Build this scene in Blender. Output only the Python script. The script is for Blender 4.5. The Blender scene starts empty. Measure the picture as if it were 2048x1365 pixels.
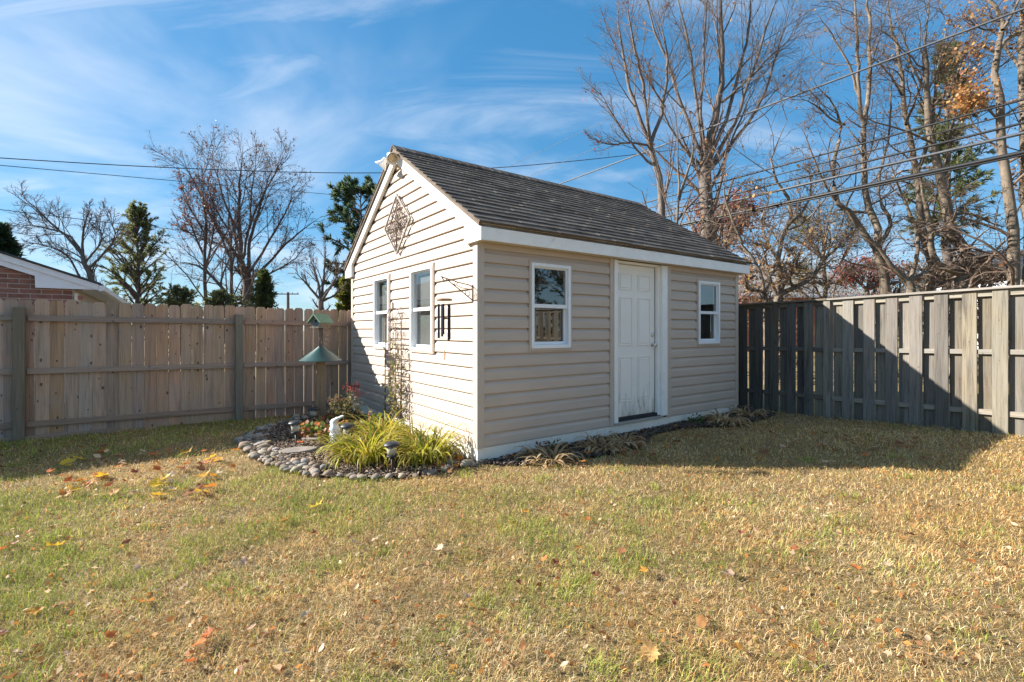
import bpy, math, random
import numpy as np
from mathutils import Vector, Matrix

R = math.radians
scene = bpy.context.scene
COL = scene.collection

# ------------------------------------------------------------------ camera, sky, sun, exposure
F_PX, CX, HY, EYE = 967.0, 1024.0, 661.0, 1.41
cam_d = bpy.data.cameras.new('camera')
cam_d.sensor_width = 36.0
cam_d.lens = 36.0 * F_PX / 2048.0
cam_d.shift_y = -(1365 / 2 - HY) / 2048.0
cam_d.clip_start = 0.05
cam_d.clip_end = 2000
cam = bpy.data.objects.new('camera', cam_d)
cam.location = (0, 0, EYE)
cam.rotation_euler = (R(90), 0, 0)
COL.objects.link(cam)
scene.camera = cam

SUN_EL = R(28.5)
SUN_AZ = R(-6.5)                      # travel direction of the light on the ground, from +X
sd = Vector((math.cos(SUN_AZ) * math.cos(SUN_EL), math.sin(SUN_AZ) * math.cos(SUN_EL), -math.sin(SUN_EL)))
sun_d = bpy.data.lights.new('sun', 'SUN')
sun_d.energy = 2.05
sun_d.angle = R(0.55)
sun_d.color = (1.0, 0.955, 0.885)
sun = bpy.data.objects.new('sun', sun_d)
sun.rotation_euler = sd.to_track_quat('-Z', 'Y').to_euler()
sun.location = (-30, 5, 20)
COL.objects.link(sun)

world = bpy.data.worlds.new('World')
scene.world = world
world.use_nodes = True
wn, wl = world.node_tree.nodes, world.node_tree.links
wn.clear()


def build_world():
    out = wn.new('ShaderNodeOutputWorld')
    bg = wn.new('ShaderNodeBackground')
    bg.inputs['Strength'].default_value = 0.105
    sky = wn.new('ShaderNodeTexSky')
    sky.sky_type = 'NISHITA'
    sky.sun_disc = False
    sky.sun_elevation = SUN_EL
    sky.sun_rotation = math.atan2(-sd.x, -sd.y)
    sky.air_density = 1.0
    sky.dust_density = 0.25
    sky.ozone_density = 1.6
    hs = wn.new('ShaderNodeHueSaturation')
    hs.inputs['Saturation'].default_value = 1.45
    hs.inputs['Hue'].default_value = 0.497
    hs.inputs['Value'].default_value = 0.585
    gm = wn.new('ShaderNodeGamma')                     # gentler step from zenith to horizon
    gm.inputs['Gamma'].default_value = 0.5
    wl.new(sky.outputs[0], gm.inputs['Color'])
    tn = wn.new('ShaderNodeMix'); tn.data_type = 'RGBA'; tn.blend_type = 'MULTIPLY'
    tn.inputs['Factor'].default_value = 1.0
    tn.inputs['B'].default_value = (0.67, 0.83, 1.0, 1)
    wl.new(gm.outputs[0], tn.inputs['A'])
    wl.new(tn.outputs['Result'], hs.inputs['Color'])
    tc = wn.new('ShaderNodeTexCoord')
    sep = wn.new('ShaderNodeSeparateXYZ')
    wl.new(tc.outputs['Generated'], sep.inputs[0])
    zz = wn.new('ShaderNodeMath'); zz.operation = 'ADD'; zz.inputs[1].default_value = 0.22
    mx = wn.new('ShaderNodeMath'); mx.operation = 'MAXIMUM'; mx.inputs[1].default_value = 0.0
    wl.new(sep.outputs['Z'], mx.inputs[0]); wl.new(mx.outputs[0], zz.inputs[0])
    dx = wn.new('ShaderNodeMath'); dx.operation = 'DIVIDE'
    dy = wn.new('ShaderNodeMath'); dy.operation = 'DIVIDE'
    wl.new(sep.outputs['X'], dx.inputs[0]); wl.new(zz.outputs[0], dx.inputs[1])
    wl.new(sep.outputs['Y'], dy.inputs[0]); wl.new(zz.outputs[0], dy.inputs[1])
    cb = wn.new('ShaderNodeCombineXYZ')
    wl.new(dx.outputs[0], cb.inputs[0]); wl.new(dy.outputs[0], cb.inputs[1])
    facs = []
    for (rot, scl, nscale, det, dist, lo, hi, amp, off) in (
            (24, (0.6, 2.6, 1), 1.05, 8, 1.3, 0.46, 0.86, 0.52, 18.3),     # long cirrus streaks
            (-25, (1.0, 1.25, 1), 0.7, 6, 0.7, 0.40, 0.76, 0.60, 11.2)):    # soft veils
        mp = wn.new('ShaderNodeMapping')
        mp.inputs['Rotation'].default_value = (0, 0, R(rot))
        mp.inputs['Scale'].default_value = scl
        mp.inputs['Location'].default_value = (off, off * 0.7, 0)
        wl.new(cb.outputs[0], mp.inputs[0])
        nz = wn.new('ShaderNodeTexNoise')
        nz.inputs['Scale'].default_value = nscale
        nz.inputs['Detail'].default_value = det
        nz.inputs['Roughness'].default_value = 0.58
        nz.inputs['Distortion'].default_value = dist
        wl.new(mp.outputs[0], nz.inputs['Vector'])
        mr = wn.new('ShaderNodeMapRange')
        mr.interpolation_type = 'SMOOTHSTEP'
        mr.inputs['From Min'].default_value = lo
        mr.inputs['From Max'].default_value = hi
        mr.inputs['To Max'].default_value = amp
        wl.new(nz.outputs[0], mr.inputs['Value'])
        facs.append(mr)
    mxf = wn.new('ShaderNodeMath'); mxf.operation = 'MAXIMUM'
    wl.new(facs[0].outputs[0], mxf.inputs[0]); wl.new(facs[1].outputs[0], mxf.inputs[1])
    mix = wn.new('ShaderNodeMix'); mix.data_type = 'RGBA'
    wl.new(mxf.outputs[0], mix.inputs['Factor'])
    wl.new(hs.outputs[0], mix.inputs['A'])
    mix.inputs['B'].default_value = (1.78, 1.86, 2.02, 1)
    wl.new(mix.outputs['Result'], bg.inputs['Color'])
    wl.new(bg.outputs[0], out.inputs[0])


build_world()
vs = scene.view_settings
scene.display_settings.display_device = 'sRGB'
vs.view_transform = 'Standard'
vs.look = 'None'
vs.exposure = 2.6
vs.gamma = 1.0
vs.use_curve_mapping = False
scene.render.engine = 'CYCLES'
scene.cycles.max_bounces = 8
scene.cycles.transparent_max_bounces = 12
scene.cycles.use_denoising = True
scene.cycles.sample_clamp_indirect = 6.0

# ------------------------------------------------------------------ frames and helpers
U = np.array([0.8126, 0.5828]); U /= np.linalg.norm(U)
V = np.array([-U[1], U[0]])
O = np.array([-0.361, 5.054])
TH = math.atan2(U[1], U[0])


def sp(u, v, z=0.0):                  # shed/lot frame to world
    p = O + U * u + V * v
    return (p[0], p[1], z)


def P(px, py, Y):                     # a point seen at pixel (px, py) standing Y metres away
    return ((px - CX) / F_PX * Y, Y, EYE - (py - HY) / F_PX * Y)


def ground_h(x, y):
    x = np.asarray(x, float); y = np.asarray(y, float)
    t = x - 0.6 * (y - 5.67)
    h = np.interp(t, [-30, -1, 0.2, 2.3, 3.9, 6.0, 8.0, 30], [0, 0, 0.004, 0.045, 0.078, 0.17, 0.22, 0.25])
    r = np.hypot(x, y)
    far = np.clip((r - 14) / 20, 0, 1)
    h = h * (1 - far)
    h = h + 0.012 * np.sin(x * 1.7 + 0.6) * np.sin(y * 1.3 + 1.1) * (1 - far)
    return h


def G(px, py):                        # the ground point seen at a pixel
    Y = F_PX * EYE / (py - HY)
    for _ in range(8):
        X = (px - CX) / F_PX * Y
        Y = F_PX * (EYE - float(ground_h(X, Y))) / (py - HY)
    X = (px - CX) / F_PX * Y
    return (X, Y, float(ground_h(X, Y)))


def tag(o, label=None, cat=None, group=None, kind=None):
    if label: o['label'] = label
    if cat: o['category'] = cat
    if group: o['group'] = group
    if kind: o['kind'] = kind
    return o


def empty(name, loc=(0, 0, 0), rz=0.0):
    o = bpy.data.objects.new(name, None)
    o.empty_display_size = 0.2
    o.location = loc
    o.rotation_euler = (0, 0, rz)
    COL.objects.link(o)
    return o


def obj_from(name, mesh, parent=None, loc=None, rot=None, scale=None):
    o = bpy.data.objects.new(name, mesh)
    COL.objects.link(o)
    if parent: o.parent = parent
    if loc is not None: o.location = loc
    if rot is not None: o.rotation_euler = rot
    if scale is not None: o.scale = scale
    return o


def np_mesh(name, verts, faces, mat=None, smooth=False, colors=None, uv=None):
    """verts (N,3); faces an int array (M,3) or (M,4) or a list of such arrays"""
    me = bpy.data.meshes.new(name)
    verts = np.asarray(verts, np.float32).reshape(-1, 3)
    fl = faces if isinstance(faces, list) else [faces]
    fl = [np.asarray(f, np.int32) for f in fl if len(f)]
    loops = np.concatenate([f.ravel() for f in fl])
    tot = np.concatenate([np.full(len(f), f.shape[1], np.int32) for f in fl])
    start = np.concatenate([[0], np.cumsum(tot)[:-1]]).astype(np.int32)
    me.vertices.add(len(verts)); me.vertices.foreach_set('co', verts.ravel())
    me.loops.add(len(loops)); me.loops.foreach_set('vertex_index', loops)
    me.polygons.add(len(tot)); me.polygons.foreach_set('loop_start', start)
    me.polygons.foreach_set('loop_total', tot)
    if smooth:
        me.polygons.foreach_set('use_smooth', np.ones(len(tot), bool))
    if colors is not None:
        at = me.color_attributes.new('Col', 'FLOAT_COLOR', 'POINT')
        c = np.ones((len(verts), 4), np.float32); c[:, :3] = colors
        at.data.foreach_set('color', c.ravel())
    me.update(calc_edges=True)
    me.validate()
    if mat: me.materials.append(mat)
    return me


class MB:
    def __init__(self):
        self.v, self.f = [], []

    def add(self, vs_, fs_):
        b = len(self.v)
        self.v.extend([tuple(map(float, p)) for p in vs_])
        self.f.extend([tuple(b + i for i in f) for f in fs_])
        return self

    def box(self, x0, x1, y0, y1, z0, z1, c=0.0, M=None):
        if c <= 0:
            vs_ = [(x, y, z) for z in (z0, z1) for y in (y0, y1) for x in (x0, x1)]
            fs_ = [(0, 2, 3, 1), (4, 5, 7, 6), (0, 1, 5, 4), (2, 6, 7, 3), (0, 4, 6, 2), (1, 3, 7, 5)]
        else:
            mid = [(x0 + x1) / 2, (y0 + y1) / 2, (z0 + z1) / 2]
            hf = [(x1 - x0) / 2, (y1 - y0) / 2, (z1 - z0) / 2]
            c = min(c, min(hf) * 0.9)
            vs_, idx = [], {}
            for sx in (-1, 1):
                for sy in (-1, 1):
                    for sz in (-1, 1):
                        s = (sx, sy, sz)
                        for a in range(3):
                            p = [mid[k] + s[k] * (hf[k] - (0 if k == a else c)) for k in range(3)]
                            idx[(s, a)] = len(vs_); vs_.append(tuple(p))
            fs_ = []
            for a in range(3):
                b_, c_ = (a + 1) % 3, (a + 2) % 3
                for sg in (-1, 1):
                    q = []
                    for (sb, sc) in ((-1, -1), (1, -1), (1, 1), (-1, 1)):
                        s = [0, 0, 0]; s[a] = sg; s[b_] = sb; s[c_] = sc
                        q.append(idx[(tuple(s), a)])
                    fs_.append(tuple(q if sg > 0 else q[::-1]))
                # edge bevels along axis a
                for sb in (-1, 1):
                    for sc in (-1, 1):
                        s0 = [0, 0, 0]; s0[a] = -1; s0[b_] = sb; s0[c_] = sc
                        s1 = list(s0); s1[a] = 1
                        q = [idx[(tuple(s0), b_)], idx[(tuple(s1), b_)], idx[(tuple(s1), c_)], idx[(tuple(s0), c_)]]
                        fs_.append(tuple(q if sb * sc < 0 else q[::-1]))
            for sx in (-1, 1):
                for sy in (-1, 1):
                    for sz in (-1, 1):
                        q = [idx[((sx, sy, sz), a)] for a in range(3)]
                        fs_.append(tuple(q if sx * sy * sz > 0 else q[::-1]))
        if M is not None:
            vs_ = [tuple(M @ Vector(p)) for p in vs_]
        return self.add(vs_, fs_)

    def prism(self, poly, a0, a1, axis='y'):
        """extrude a 2D polygon; axis y: poly is (x,z); axis x: poly is (y,z); axis z: poly is (x,y)"""
        n = len(poly)
        def mk(p, a):
            return {'y': (p[0], a, p[1]), 'x': (a, p[0], p[1]), 'z': (p[0], p[1], a)}[axis]
        vs_ = [mk(p, a0) for p in poly] + [mk(p, a1) for p in poly]
        fs_ = [tuple(range(n))[::-1], tuple(range(n, 2 * n))]
        for i in range(n):
            j = (i + 1) % n
            fs_.append((i, j, n + j, n + i))
        return self.add(vs_, fs_)

    def tube(self, pts, r, k=8, caps=True):
        pts = [Vector(p) for p in pts]
        n = len(pts)
        rr = [r] * n if not hasattr(r, '__len__') else list(r)
        vs_, fs_ = [], []
        t0 = (pts[1] - pts[0]).normalized()
        ref = Vector((0, 0, 1)) if abs(t0.z) < 0.9 else Vector((1, 0, 0))
        a = t0.cross(ref).normalized()
        for i in range(n):
            t = (pts[min(i + 1, n - 1)] - pts[max(i - 1, 0)])
            t = t.normalized() if t.length > 1e-9 else t0
            a = (a - t * a.dot(t))
            a = a.normalized() if a.length > 1e-6 else t.cross(Vector((0.3, 0.5, 0.8))).normalized()
            b = t.cross(a)
            for j in range(k):
                w = 2 * math.pi * j / k
                vs_.append(pts[i] + (a * math.cos(w) + b * math.sin(w)) * rr[i])
        for i in range(n - 1):
            for j in range(k):
                j2 = (j + 1) % k
                fs_.append((i * k + j, i * k + j2, (i + 1) * k + j2, (i + 1) * k + j))
        if caps:
            fs_.append(tuple(range(k))[::-1]); fs_.append(tuple((n - 1) * k + j for j in range(k)))
        return self.add(vs_, fs_)

    def lathe(self, prof, k=20, M=None, cap0=True, cap1=True):
        vs_, fs_ = [], []
        for (r, z) in prof:
            for j in range(k):
                w = 2 * math.pi * j / k
                vs_.append((r * math.cos(w), r * math.sin(w), z))
        n = len(prof)
        for i in range(n - 1):
            for j in range(k):
                j2 = (j + 1) % k
                fs_.append((i * k + j, i * k + j2, (i + 1) * k + j2, (i + 1) * k + j))
        if cap0: fs_.append(tuple(range(k))[::-1])
        if cap1: fs_.append(tuple((n - 1) * k + j for j in range(k)))
        if M is not None:
            vs_ = [tuple(M @ Vector(p)) for p in vs_]
        return self.add(vs_, fs_)

    def mesh(self, name, mat, smooth=False):
        me = bpy.data.meshes.new(name)
        me.from_pydata(self.v, [], self.f)
        me.update()
        if smooth:
            me.polygons.foreach_set('use_smooth', [True] * len(me.polygons))
        if mat: me.materials.append(mat)
        return me

    def build(self, name, mat, parent=None, loc=None, rot=None, smooth=False, autos=None):
        o = obj_from(name, self.mesh(name, mat, smooth), parent, loc, rot)
        if autos and smooth:
            try:
                o.data.set_sharp_from_angle(angle=R(autos))
            except Exception:
                pass
        return o


# ------------------------------------------------------------------ materials
def new_mat(name):
    m = bpy.data.materials.new(name)
    m.use_nodes = True
    nt = m.node_tree
    nt.nodes.clear()
    out = nt.nodes.new('ShaderNodeOutputMaterial')
    bs = nt.nodes.new('ShaderNodeBsdfPrincipled')
    nt.links.new(bs.outputs[0], out.inputs['Surface'])
    return m, nt, bs, out


def N(nt, kind, **kw):
    n = nt.nodes.new(kind)
    for k, v in kw.items():
        if k.startswith('i_'):
            n.inputs[k[2:].replace('_', ' ')].default_value = v
        else:
            setattr(n, k, v)
    return n


def ramp(nt, src, stops):
    r = nt.nodes.new('ShaderNodeValToRGB')
    el = r.color_ramp.elements
    while len(el) < len(stops): el.new(0.5)
    for e, (p, c) in zip(el, stops):
        e.position = p
        e.color = (*c, 1) if len(c) == 3 else c
    nt.links.new(src, r.inputs[0])
    return r


def coords(nt, kind='Object', scale=(1, 1, 1), rnd=0.0):
    """texture coordinates, shifted per object so that alike pieces differ"""
    tc = nt.nodes.new('ShaderNodeTexCoord')
    src = tc.outputs[kind]
    if rnd:
        oi = nt.nodes.new('ShaderNodeObjectInfo')
        mu = N(nt, 'ShaderNodeVectorMath', operation='SCALE')
        cb = nt.nodes.new('ShaderNodeCombineXYZ')
        for k, f in enumerate((1.0, 2.3, 3.7)):
            mm = N(nt, 'ShaderNodeMath', operation='MULTIPLY')
            mm.inputs[1].default_value = rnd * f
            nt.links.new(oi.outputs['Random'], mm.inputs[0])
            nt.links.new(mm.outputs[0], cb.inputs[k])
        ad = N(nt, 'ShaderNodeVectorMath', operation='ADD')
        nt.links.new(src, ad.inputs[0]); nt.links.new(cb.outputs[0], ad.inputs[1])
        src = ad.outputs[0]
    mp = nt.nodes.new('ShaderNodeMapping')
    mp.inputs['Scale'].default_value = scale
    nt.links.new(src, mp.inputs[0])
    return mp.outputs[0]


def noise(nt, vec, scale, detail=4, rough=0.55, dist=0.0):
    n = nt.nodes.new('ShaderNodeTexNoise')
    n.inputs['Scale'].default_value = scale
    n.inputs['Detail'].default_value = detail
    n.inputs['Roughness'].default_value = rough
    n.inputs['Distortion'].default_value = dist
    nt.links.new(vec, n.inputs['Vector'])
    return n.outputs[0]


def mixc(nt, fac, a, b, mode='MIX'):
    m = nt.nodes.new('ShaderNodeMix'); m.data_type = 'RGBA'; m.blend_type = mode
    for key, val in (('Factor', fac), ('A', a), ('B', b)):
        if hasattr(val, 'is_linked') or hasattr(val, 'links'):
            nt.links.new(val, m.inputs[key])
        elif key == 'Factor':
            m.inputs[key].default_value = val
        else:
            m.inputs[key].default_value = (*val, 1)
    return m.outputs['Result']


def bump(nt, bs, h, strength=0.3, dist=0.01):
    b = nt.nodes.new('ShaderNodeBump')
    b.inputs['Strength'].default_value = strength
    b.inputs['Distance'].default_value = dist
    nt.links.new(h, b.inputs['Height'])
    nt.links.new(b.outputs[0], bs.inputs['Normal'])


def hsv_rnd(nt, col, vamp=0.25, hamp=0.0, samp=0.0):
    oi = nt.nodes.new('ShaderNodeObjectInfo')
    hs = nt.nodes.new('ShaderNodeHueSaturation')
    def rng(lo, hi, mul):
        m1 = N(nt, 'ShaderNodeMath', operation='MULTIPLY'); m1.inputs[1].default_value = mul
        fr = N(nt, 'ShaderNodeMath', operation='FRACT')
        mr = nt.nodes.new('ShaderNodeMapRange')
        mr.inputs['To Min'].default_value = lo; mr.inputs['To Max'].default_value = hi
        nt.links.new(oi.outputs['Random'], m1.inputs[0]); nt.links.new(m1.outputs[0], fr.inputs[0])
        nt.links.new(fr.outputs[0], mr.inputs['Value'])
        return mr.outputs[0]
    nt.links.new(rng(1 - vamp, 1 + vamp, 1.0), hs.inputs['Value'])
    if hamp: nt.links.new(rng(0.5 - hamp, 0.5 + hamp, 7.13), hs.inputs['Hue'])
    if samp: nt.links.new(rng(1 - samp, 1 + samp, 3.77), hs.inputs['Saturation'])
    nt.links.new(col, hs.inputs['Color'])
    return hs.outputs[0]


def m_plain(name, c, rough=0.5, var=0.12, scale=6.0, bmp=0.0, bscale=60, metal=0.0, rnd=0.0, dirt=None, hrnd=0.0, srnd=0.0):
    m, nt, bs, _ = new_mat(name)
    vec = coords(nt, 'Object', rnd=5.0)
    f = noise(nt, vec, scale, 5, 0.6)
    lo = tuple(x * (1 - var) for x in c); hi = tuple(min(1, x * (1 + var)) for x in c)
    col = ramp(nt, f, [(0.3, lo), (0.7, hi)]).outputs[0]
    if dirt:
        f2 = noise(nt, vec, dirt[1], 7, 0.7, 0.5)
        k = ramp(nt, f2, [(dirt[2], (0, 0, 0)), (dirt[3], (1, 1, 1))]).outputs[0]
        col = mixc(nt, k, col, dirt[0])
    if rnd: col = hsv_rnd(nt, col, rnd, hrnd, srnd)
    nt.links.new(col, bs.inputs['Base Color'])
    bs.inputs['Roughness'].default_value = rough
    bs.inputs['Metallic'].default_value = metal
    if bmp:
        bump(nt, bs, noise(nt, vec, bscale, 5, 0.6), bmp, 0.006)
    return m


def m_wood(name, ca, cb_, cdark, axis=2, knots=1.0, rough=0.85, vamp=0.16, samp=0.25, grey=None, hamp=0.012, streak=None):
    m, nt, bs, _ = new_mat(name)
    s = [34, 34, 34]; s[axis] = 1.6
    vec = coords(nt, 'Object', tuple(s), rnd=3.0)
    g1 = noise(nt, vec, 1.0, 6, 0.65, 0.35)
    base = ramp(nt, g1, [(0.25, ca), (0.75, cb_)]).outputs[0]
    vec2 = coords(nt, 'Object', (2.0, 2.0, 2.0), rnd=9.0)
    g2 = noise(nt, vec2, 1.4, 3, 0.5)
    if grey:
        k = ramp(nt, g2, [(0.35, (0, 0, 0)), (0.7, (1, 1, 1))]).outputs[0]
        base = mixc(nt, k, base, grey)
    # fine dark grain lines
    s3 = [120, 120, 120]; s3[axis] = 2.5
    g3 = noise(nt, coords(nt, 'Object', tuple(s3), rnd=4.0), 1.0, 3, 0.6)
    ln = ramp(nt, g3, [(0.52, (1, 1, 1)), (0.72, (0.58, 0.56, 0.54))]).outputs[0]
    base = mixc(nt, 1.0, base, ln, 'MULTIPLY')
    if streak:                                        # mildew streaks running with the grain
        s5 = [14, 14, 14]; s5[axis] = 0.9
        g5 = noise(nt, coords(nt, 'Object', tuple(s5), rnd=17.0), 1.0, 6, 0.7, 0.6)
        k5 = ramp(nt, g5, [(0.50, (0, 0, 0)), (0.72, (0.85, 0.85, 0.85))]).outputs[0]
        base = mixc(nt, k5, base, streak)
    if knots > 0:
        s4 = [7.0, 0.0, 4.2]
        if axis == 0: s4 = [4.2, 0.0, 7.0]
        vk = coords(nt, 'Object', tuple(s4), rnd=11.0)
        vo = nt.nodes.new('ShaderNodeTexVoronoi')
        vo.voronoi_dimensions = '2D'
        vo.inputs['Scale'].default_value = 1.0
        sx_ = nt.nodes.new('ShaderNodeSeparateXYZ'); cx_ = nt.nodes.new('ShaderNodeCombineXYZ')
        nt.links.new(vk, sx_.inputs[0])
        nt.links.new(sx_.outputs['X'], cx_.inputs['X']); nt.links.new(sx_.outputs['Z'], cx_.inputs['Y'])
        wob = noise(nt, coords(nt, 'Object', (60, 60, 60)), 1.0, 2)
        nt.links.new(cx_.outputs[0], vo.inputs['Vector'])
        sep = nt.nodes.new('ShaderNodeSeparateColor')
        nt.links.new(vo.outputs['Color'], sep.inputs[0])
        sz = nt.nodes.new('ShaderNodeMapRange')
        sz.inputs['From Min'].default_value = 0.35; sz.inputs['From Max'].default_value = 1.0
        sz.inputs['To Min'].default_value = 0.0; sz.inputs['To Max'].default_value = 0.105 * knots
        nt.links.new(sep.outputs[0], sz.inputs['Value'])
        ad = N(nt, 'ShaderNodeMath', operation='MULTIPLY_ADD')
        nt.links.new(wob, ad.inputs[0]); ad.inputs[1].default_value = 0.06
        nt.links.new(vo.outputs['Distance'], ad.inputs[2])
        dv = N(nt, 'ShaderNodeMath', operation='SUBTRACT')
        nt.links.new(ad.outputs[0], dv.inputs[0]); nt.links.new(sz.outputs[0], dv.inputs[1])
        kk = nt.nodes.new('ShaderNodeMapRange')
        kk.inputs['From Min'].default_value = 0.02; kk.inputs['From Max'].default_value = 0.045
        kk.inputs['To Min'].default_value = 0.8; kk.inputs['To Max'].default_value = 0.0
        nt.links.new(dv.outputs[0], kk.inputs['Value'])
        base = mixc(nt, kk.outputs[0], base, cdark)
    base = hsv_rnd(nt, base, vamp, hamp, samp)
    nt.links.new(base, bs.inputs['Base Color'])
    bs.inputs['Roughness'].default_value = rough
    bs.inputs['Specular IOR Level'].default_value = 0.25
    bump(nt, bs, g3, 0.35, 0.004)
    return m


def m_leaf(name, ca, cb_, trans=0.35, rough=0.55, scale=9.0, vamp=0.2, hamp=0.02, attr=False, tint=0.0):
    """thin leaf: diffuse and translucent"""
    m = bpy.data.materials.new(name); m.use_nodes = True
    nt = m.node_tree; nt.nodes.clear()
    out = nt.nodes.new('ShaderNodeOutputMaterial')
    if attr:
        at = nt.nodes.new('ShaderNodeAttribute'); at.attribute_name = 'Col'
        col = at.outputs['Color']
    else:
        vec = coords(nt, 'Object', rnd=6.0)
        f = noise(nt, vec, scale, 4, 0.6)
        col = ramp(nt, f, [(0.3, ca), (0.7, cb_)]).outputs[0]
        col = hsv_rnd(nt, col, vamp, hamp)
    bs = nt.nodes.new('ShaderNodeBsdfPrincipled')
    bs.inputs['Roughness'].default_value = rough
    bs.inputs['Specular IOR Level'].default_value = 0.3
    nt.links.new(col, bs.inputs['Base Color'])
    tr = nt.nodes.new('ShaderNodeBsdfTranslucent')
    nt.links.new(col, tr.inputs['Color'])
    mx = nt.nodes.new('ShaderNodeMixShader')
    mx.inputs[0].default_value = trans
    nt.links.new(bs.outputs[0], mx.inputs[1]); nt.links.new(tr.outputs[0], mx.inputs[2])
    nt.links.new(mx.outputs[0], out.inputs['Surface'])
    return m


def m_bark(name, ca, cb_, sc=1.0):
    m, nt, bs, _ = new_mat(name)
    vec = coords(nt, 'Object', (9 * sc, 9 * sc, 2.2 * sc))
    f = noise(nt, vec, 1.0, 7, 0.65, 0.6)
    col = ramp(nt, f, [(0.3, ca), (0.68, cb_)]).outputs[0]
    nt.links.new(col, bs.inputs['Base Color'])
    bs.inputs['Roughness'].default_value = 0.9
    bs.inputs['Specular IOR Level'].default_value = 0.15
    bump(nt, bs, f, 0.6, 0.02)
    return m


def m_glass(name, tint=(0.75, 0.8, 0.8), ior=2.2):
    m = bpy.data.materials.new(name); m.use_nodes = True
    nt = m.node_tree; nt.nodes.clear()
    out = nt.nodes.new('ShaderNodeOutputMaterial')
    lw = nt.nodes.new('ShaderNodeLayerWeight'); lw.inputs['Blend'].default_value = 0.5
    pw = N(nt, 'ShaderNodeMath', operation='POWER'); pw.inputs[1].default_value = 3.5
    nt.links.new(lw.outputs['Facing'], pw.inputs[0])
    fr = N(nt, 'ShaderNodeMath', operation='MULTIPLY_ADD'); fr.inputs[1].default_value = 0.75; fr.inputs[2].default_value = 0.16
    nt.links.new(pw.outputs[0], fr.inputs[0])
    tp = nt.nodes.new('ShaderNodeBsdfTransparent'); tp.inputs['Color'].default_value = (*tint, 1)
    gl = nt.nodes.new('ShaderNodeBsdfGlossy'); gl.inputs['Roughness'].default_value = 0.012
    vec = coords(nt, 'Object')
    b = nt.nodes.new('ShaderNodeBump'); b.inputs['Strength'].default_value = 0.05; b.inputs['Distance'].default_value = 0.02
    nt.links.new(noise(nt, vec, 1.7, 1), b.inputs['Height'])
    nt.links.new(b.outputs[0], gl.inputs['Normal'])
    mx = nt.nodes.new('ShaderNodeMixShader')
    nt.links.new(fr.outputs[0], mx.inputs[0]); nt.links.new(tp.outputs[0], mx.inputs[1]); nt.links.new(gl.outputs[0], mx.inputs[2])
    nt.links.new(mx.outputs[0], out.inputs['Surface'])
    return m


def m_shingle():
    m, nt, bs, _ = new_mat('shingle')
    vec = coords(nt, 'Object')
    f = noise(nt, vec, 3.0, 5, 0.6)
    gr = noise(nt, vec, 160.0, 3, 0.7)
    tabs = noise(nt, coords(nt, 'Object', (3.3, 7.0, 7.0)), 1.0, 1)
    col = ramp(nt, f, [(0.3, (0.085, 0.069, 0.057)), (0.7, (0.165, 0.132, 0.106))]).outputs[0]
    col = mixc(nt, ramp(nt, tabs, [(0.45, (0, 0, 0)), (0.65, (1, 1, 1))]).outputs[0], col, (0.19, 0.155, 0.128))
    gg = ramp(nt, gr, [(0.3, (0.45, 0.45, 0.45)), (0.72, (1.5, 1.5, 1.5))]).outputs[0]
    col = mixc(nt, 1.0, col, gg, 'MULTIPLY')
    nt.links.new(hsv_rnd(nt, col, 0.16), bs.inputs['Base Color'])
    bs.inputs['Roughness'].default_value = 0.95
    bs.inputs['Specular IOR Level'].default_value = 0.2
    bump(nt, bs, gr, 0.7, 0.004)
    return m


def m_siding(name, c):
    m, nt, bs, _ = new_mat(name)
    vec = coords(nt, 'Object', (1.2, 1.2, 6.0), rnd=2.0)
    f = noise(nt, vec, 1.5, 5, 0.6)
    col = ramp(nt, f, [(0.3, tuple(x * 0.94 for x in c)), (0.7, tuple(x * 1.05 for x in c))]).outputs[0]
    sp_ = noise(nt, coords(nt, 'Object'), 24.0, 6, 0.75)
    k = ramp(nt, sp_, [(0.66, (0, 0, 0)), (0.80, (0.35, 0.35, 0.35))]).outputs[0]
    col = mixc(nt, k, col, tuple(x * 0.6 for x in c))
    nt.links.new(hsv_rnd(nt, col, 0.025), bs.inputs['Base Color'])
    bs.inputs['Roughness'].default_value = 0.55
    g = noise(nt, coords(nt, 'Object', (3, 3, 90)), 1.0, 3)
    bump(nt, bs, g, 0.10, 0.002)
    return m


def m_door():
    m, nt, bs, _ = new_mat('door_paint')
    tc = coords(nt, 'Object')
    c = (0.88, 0.83, 0.76)
    f = noise(nt, tc, 3.0, 4)
    col = ramp(nt, f, [(0.3, tuple(x * 0.96 for x in c)), (0.7, c)]).outputs[0]
    # mildew streaks low on the slab
    st = noise(nt, coords(nt, 'Object', (16, 16, 2.6)), 1.0, 6, 0.7, 0.8)
    sep = nt.nodes.new('ShaderNodeSeparateXYZ'); nt.links.new(tc, sep.inputs[0])
    lo = nt.nodes.new('ShaderNodeMapRange')
    lo.inputs['From Min'].default_value = 0.22; lo.inputs['From Max'].default_value = 0.95
    lo.inputs['To Min'].default_value = 0.20; lo.inputs['To Max'].default_value = -0.12
    nt.links.new(sep.outputs['Z'], lo.inputs['Value'])
    ad = N(nt, 'ShaderNodeMath', operation='ADD')
    nt.links.new(st, ad.inputs[0]); nt.links.new(lo.outputs[0], ad.inputs[1])
    k = ramp(nt, ad.outputs[0], [(0.60, (0, 0, 0)), (0.80, (0.85, 0.85, 0.85))]).outputs[0]
    col = mixc(nt, k, col, (0.33, 0.29, 0.19))
    nt.links.new(col, bs.inputs['Base Color'])
    bs.inputs['Roughness'].default_value = 0.45
    return m


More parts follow.
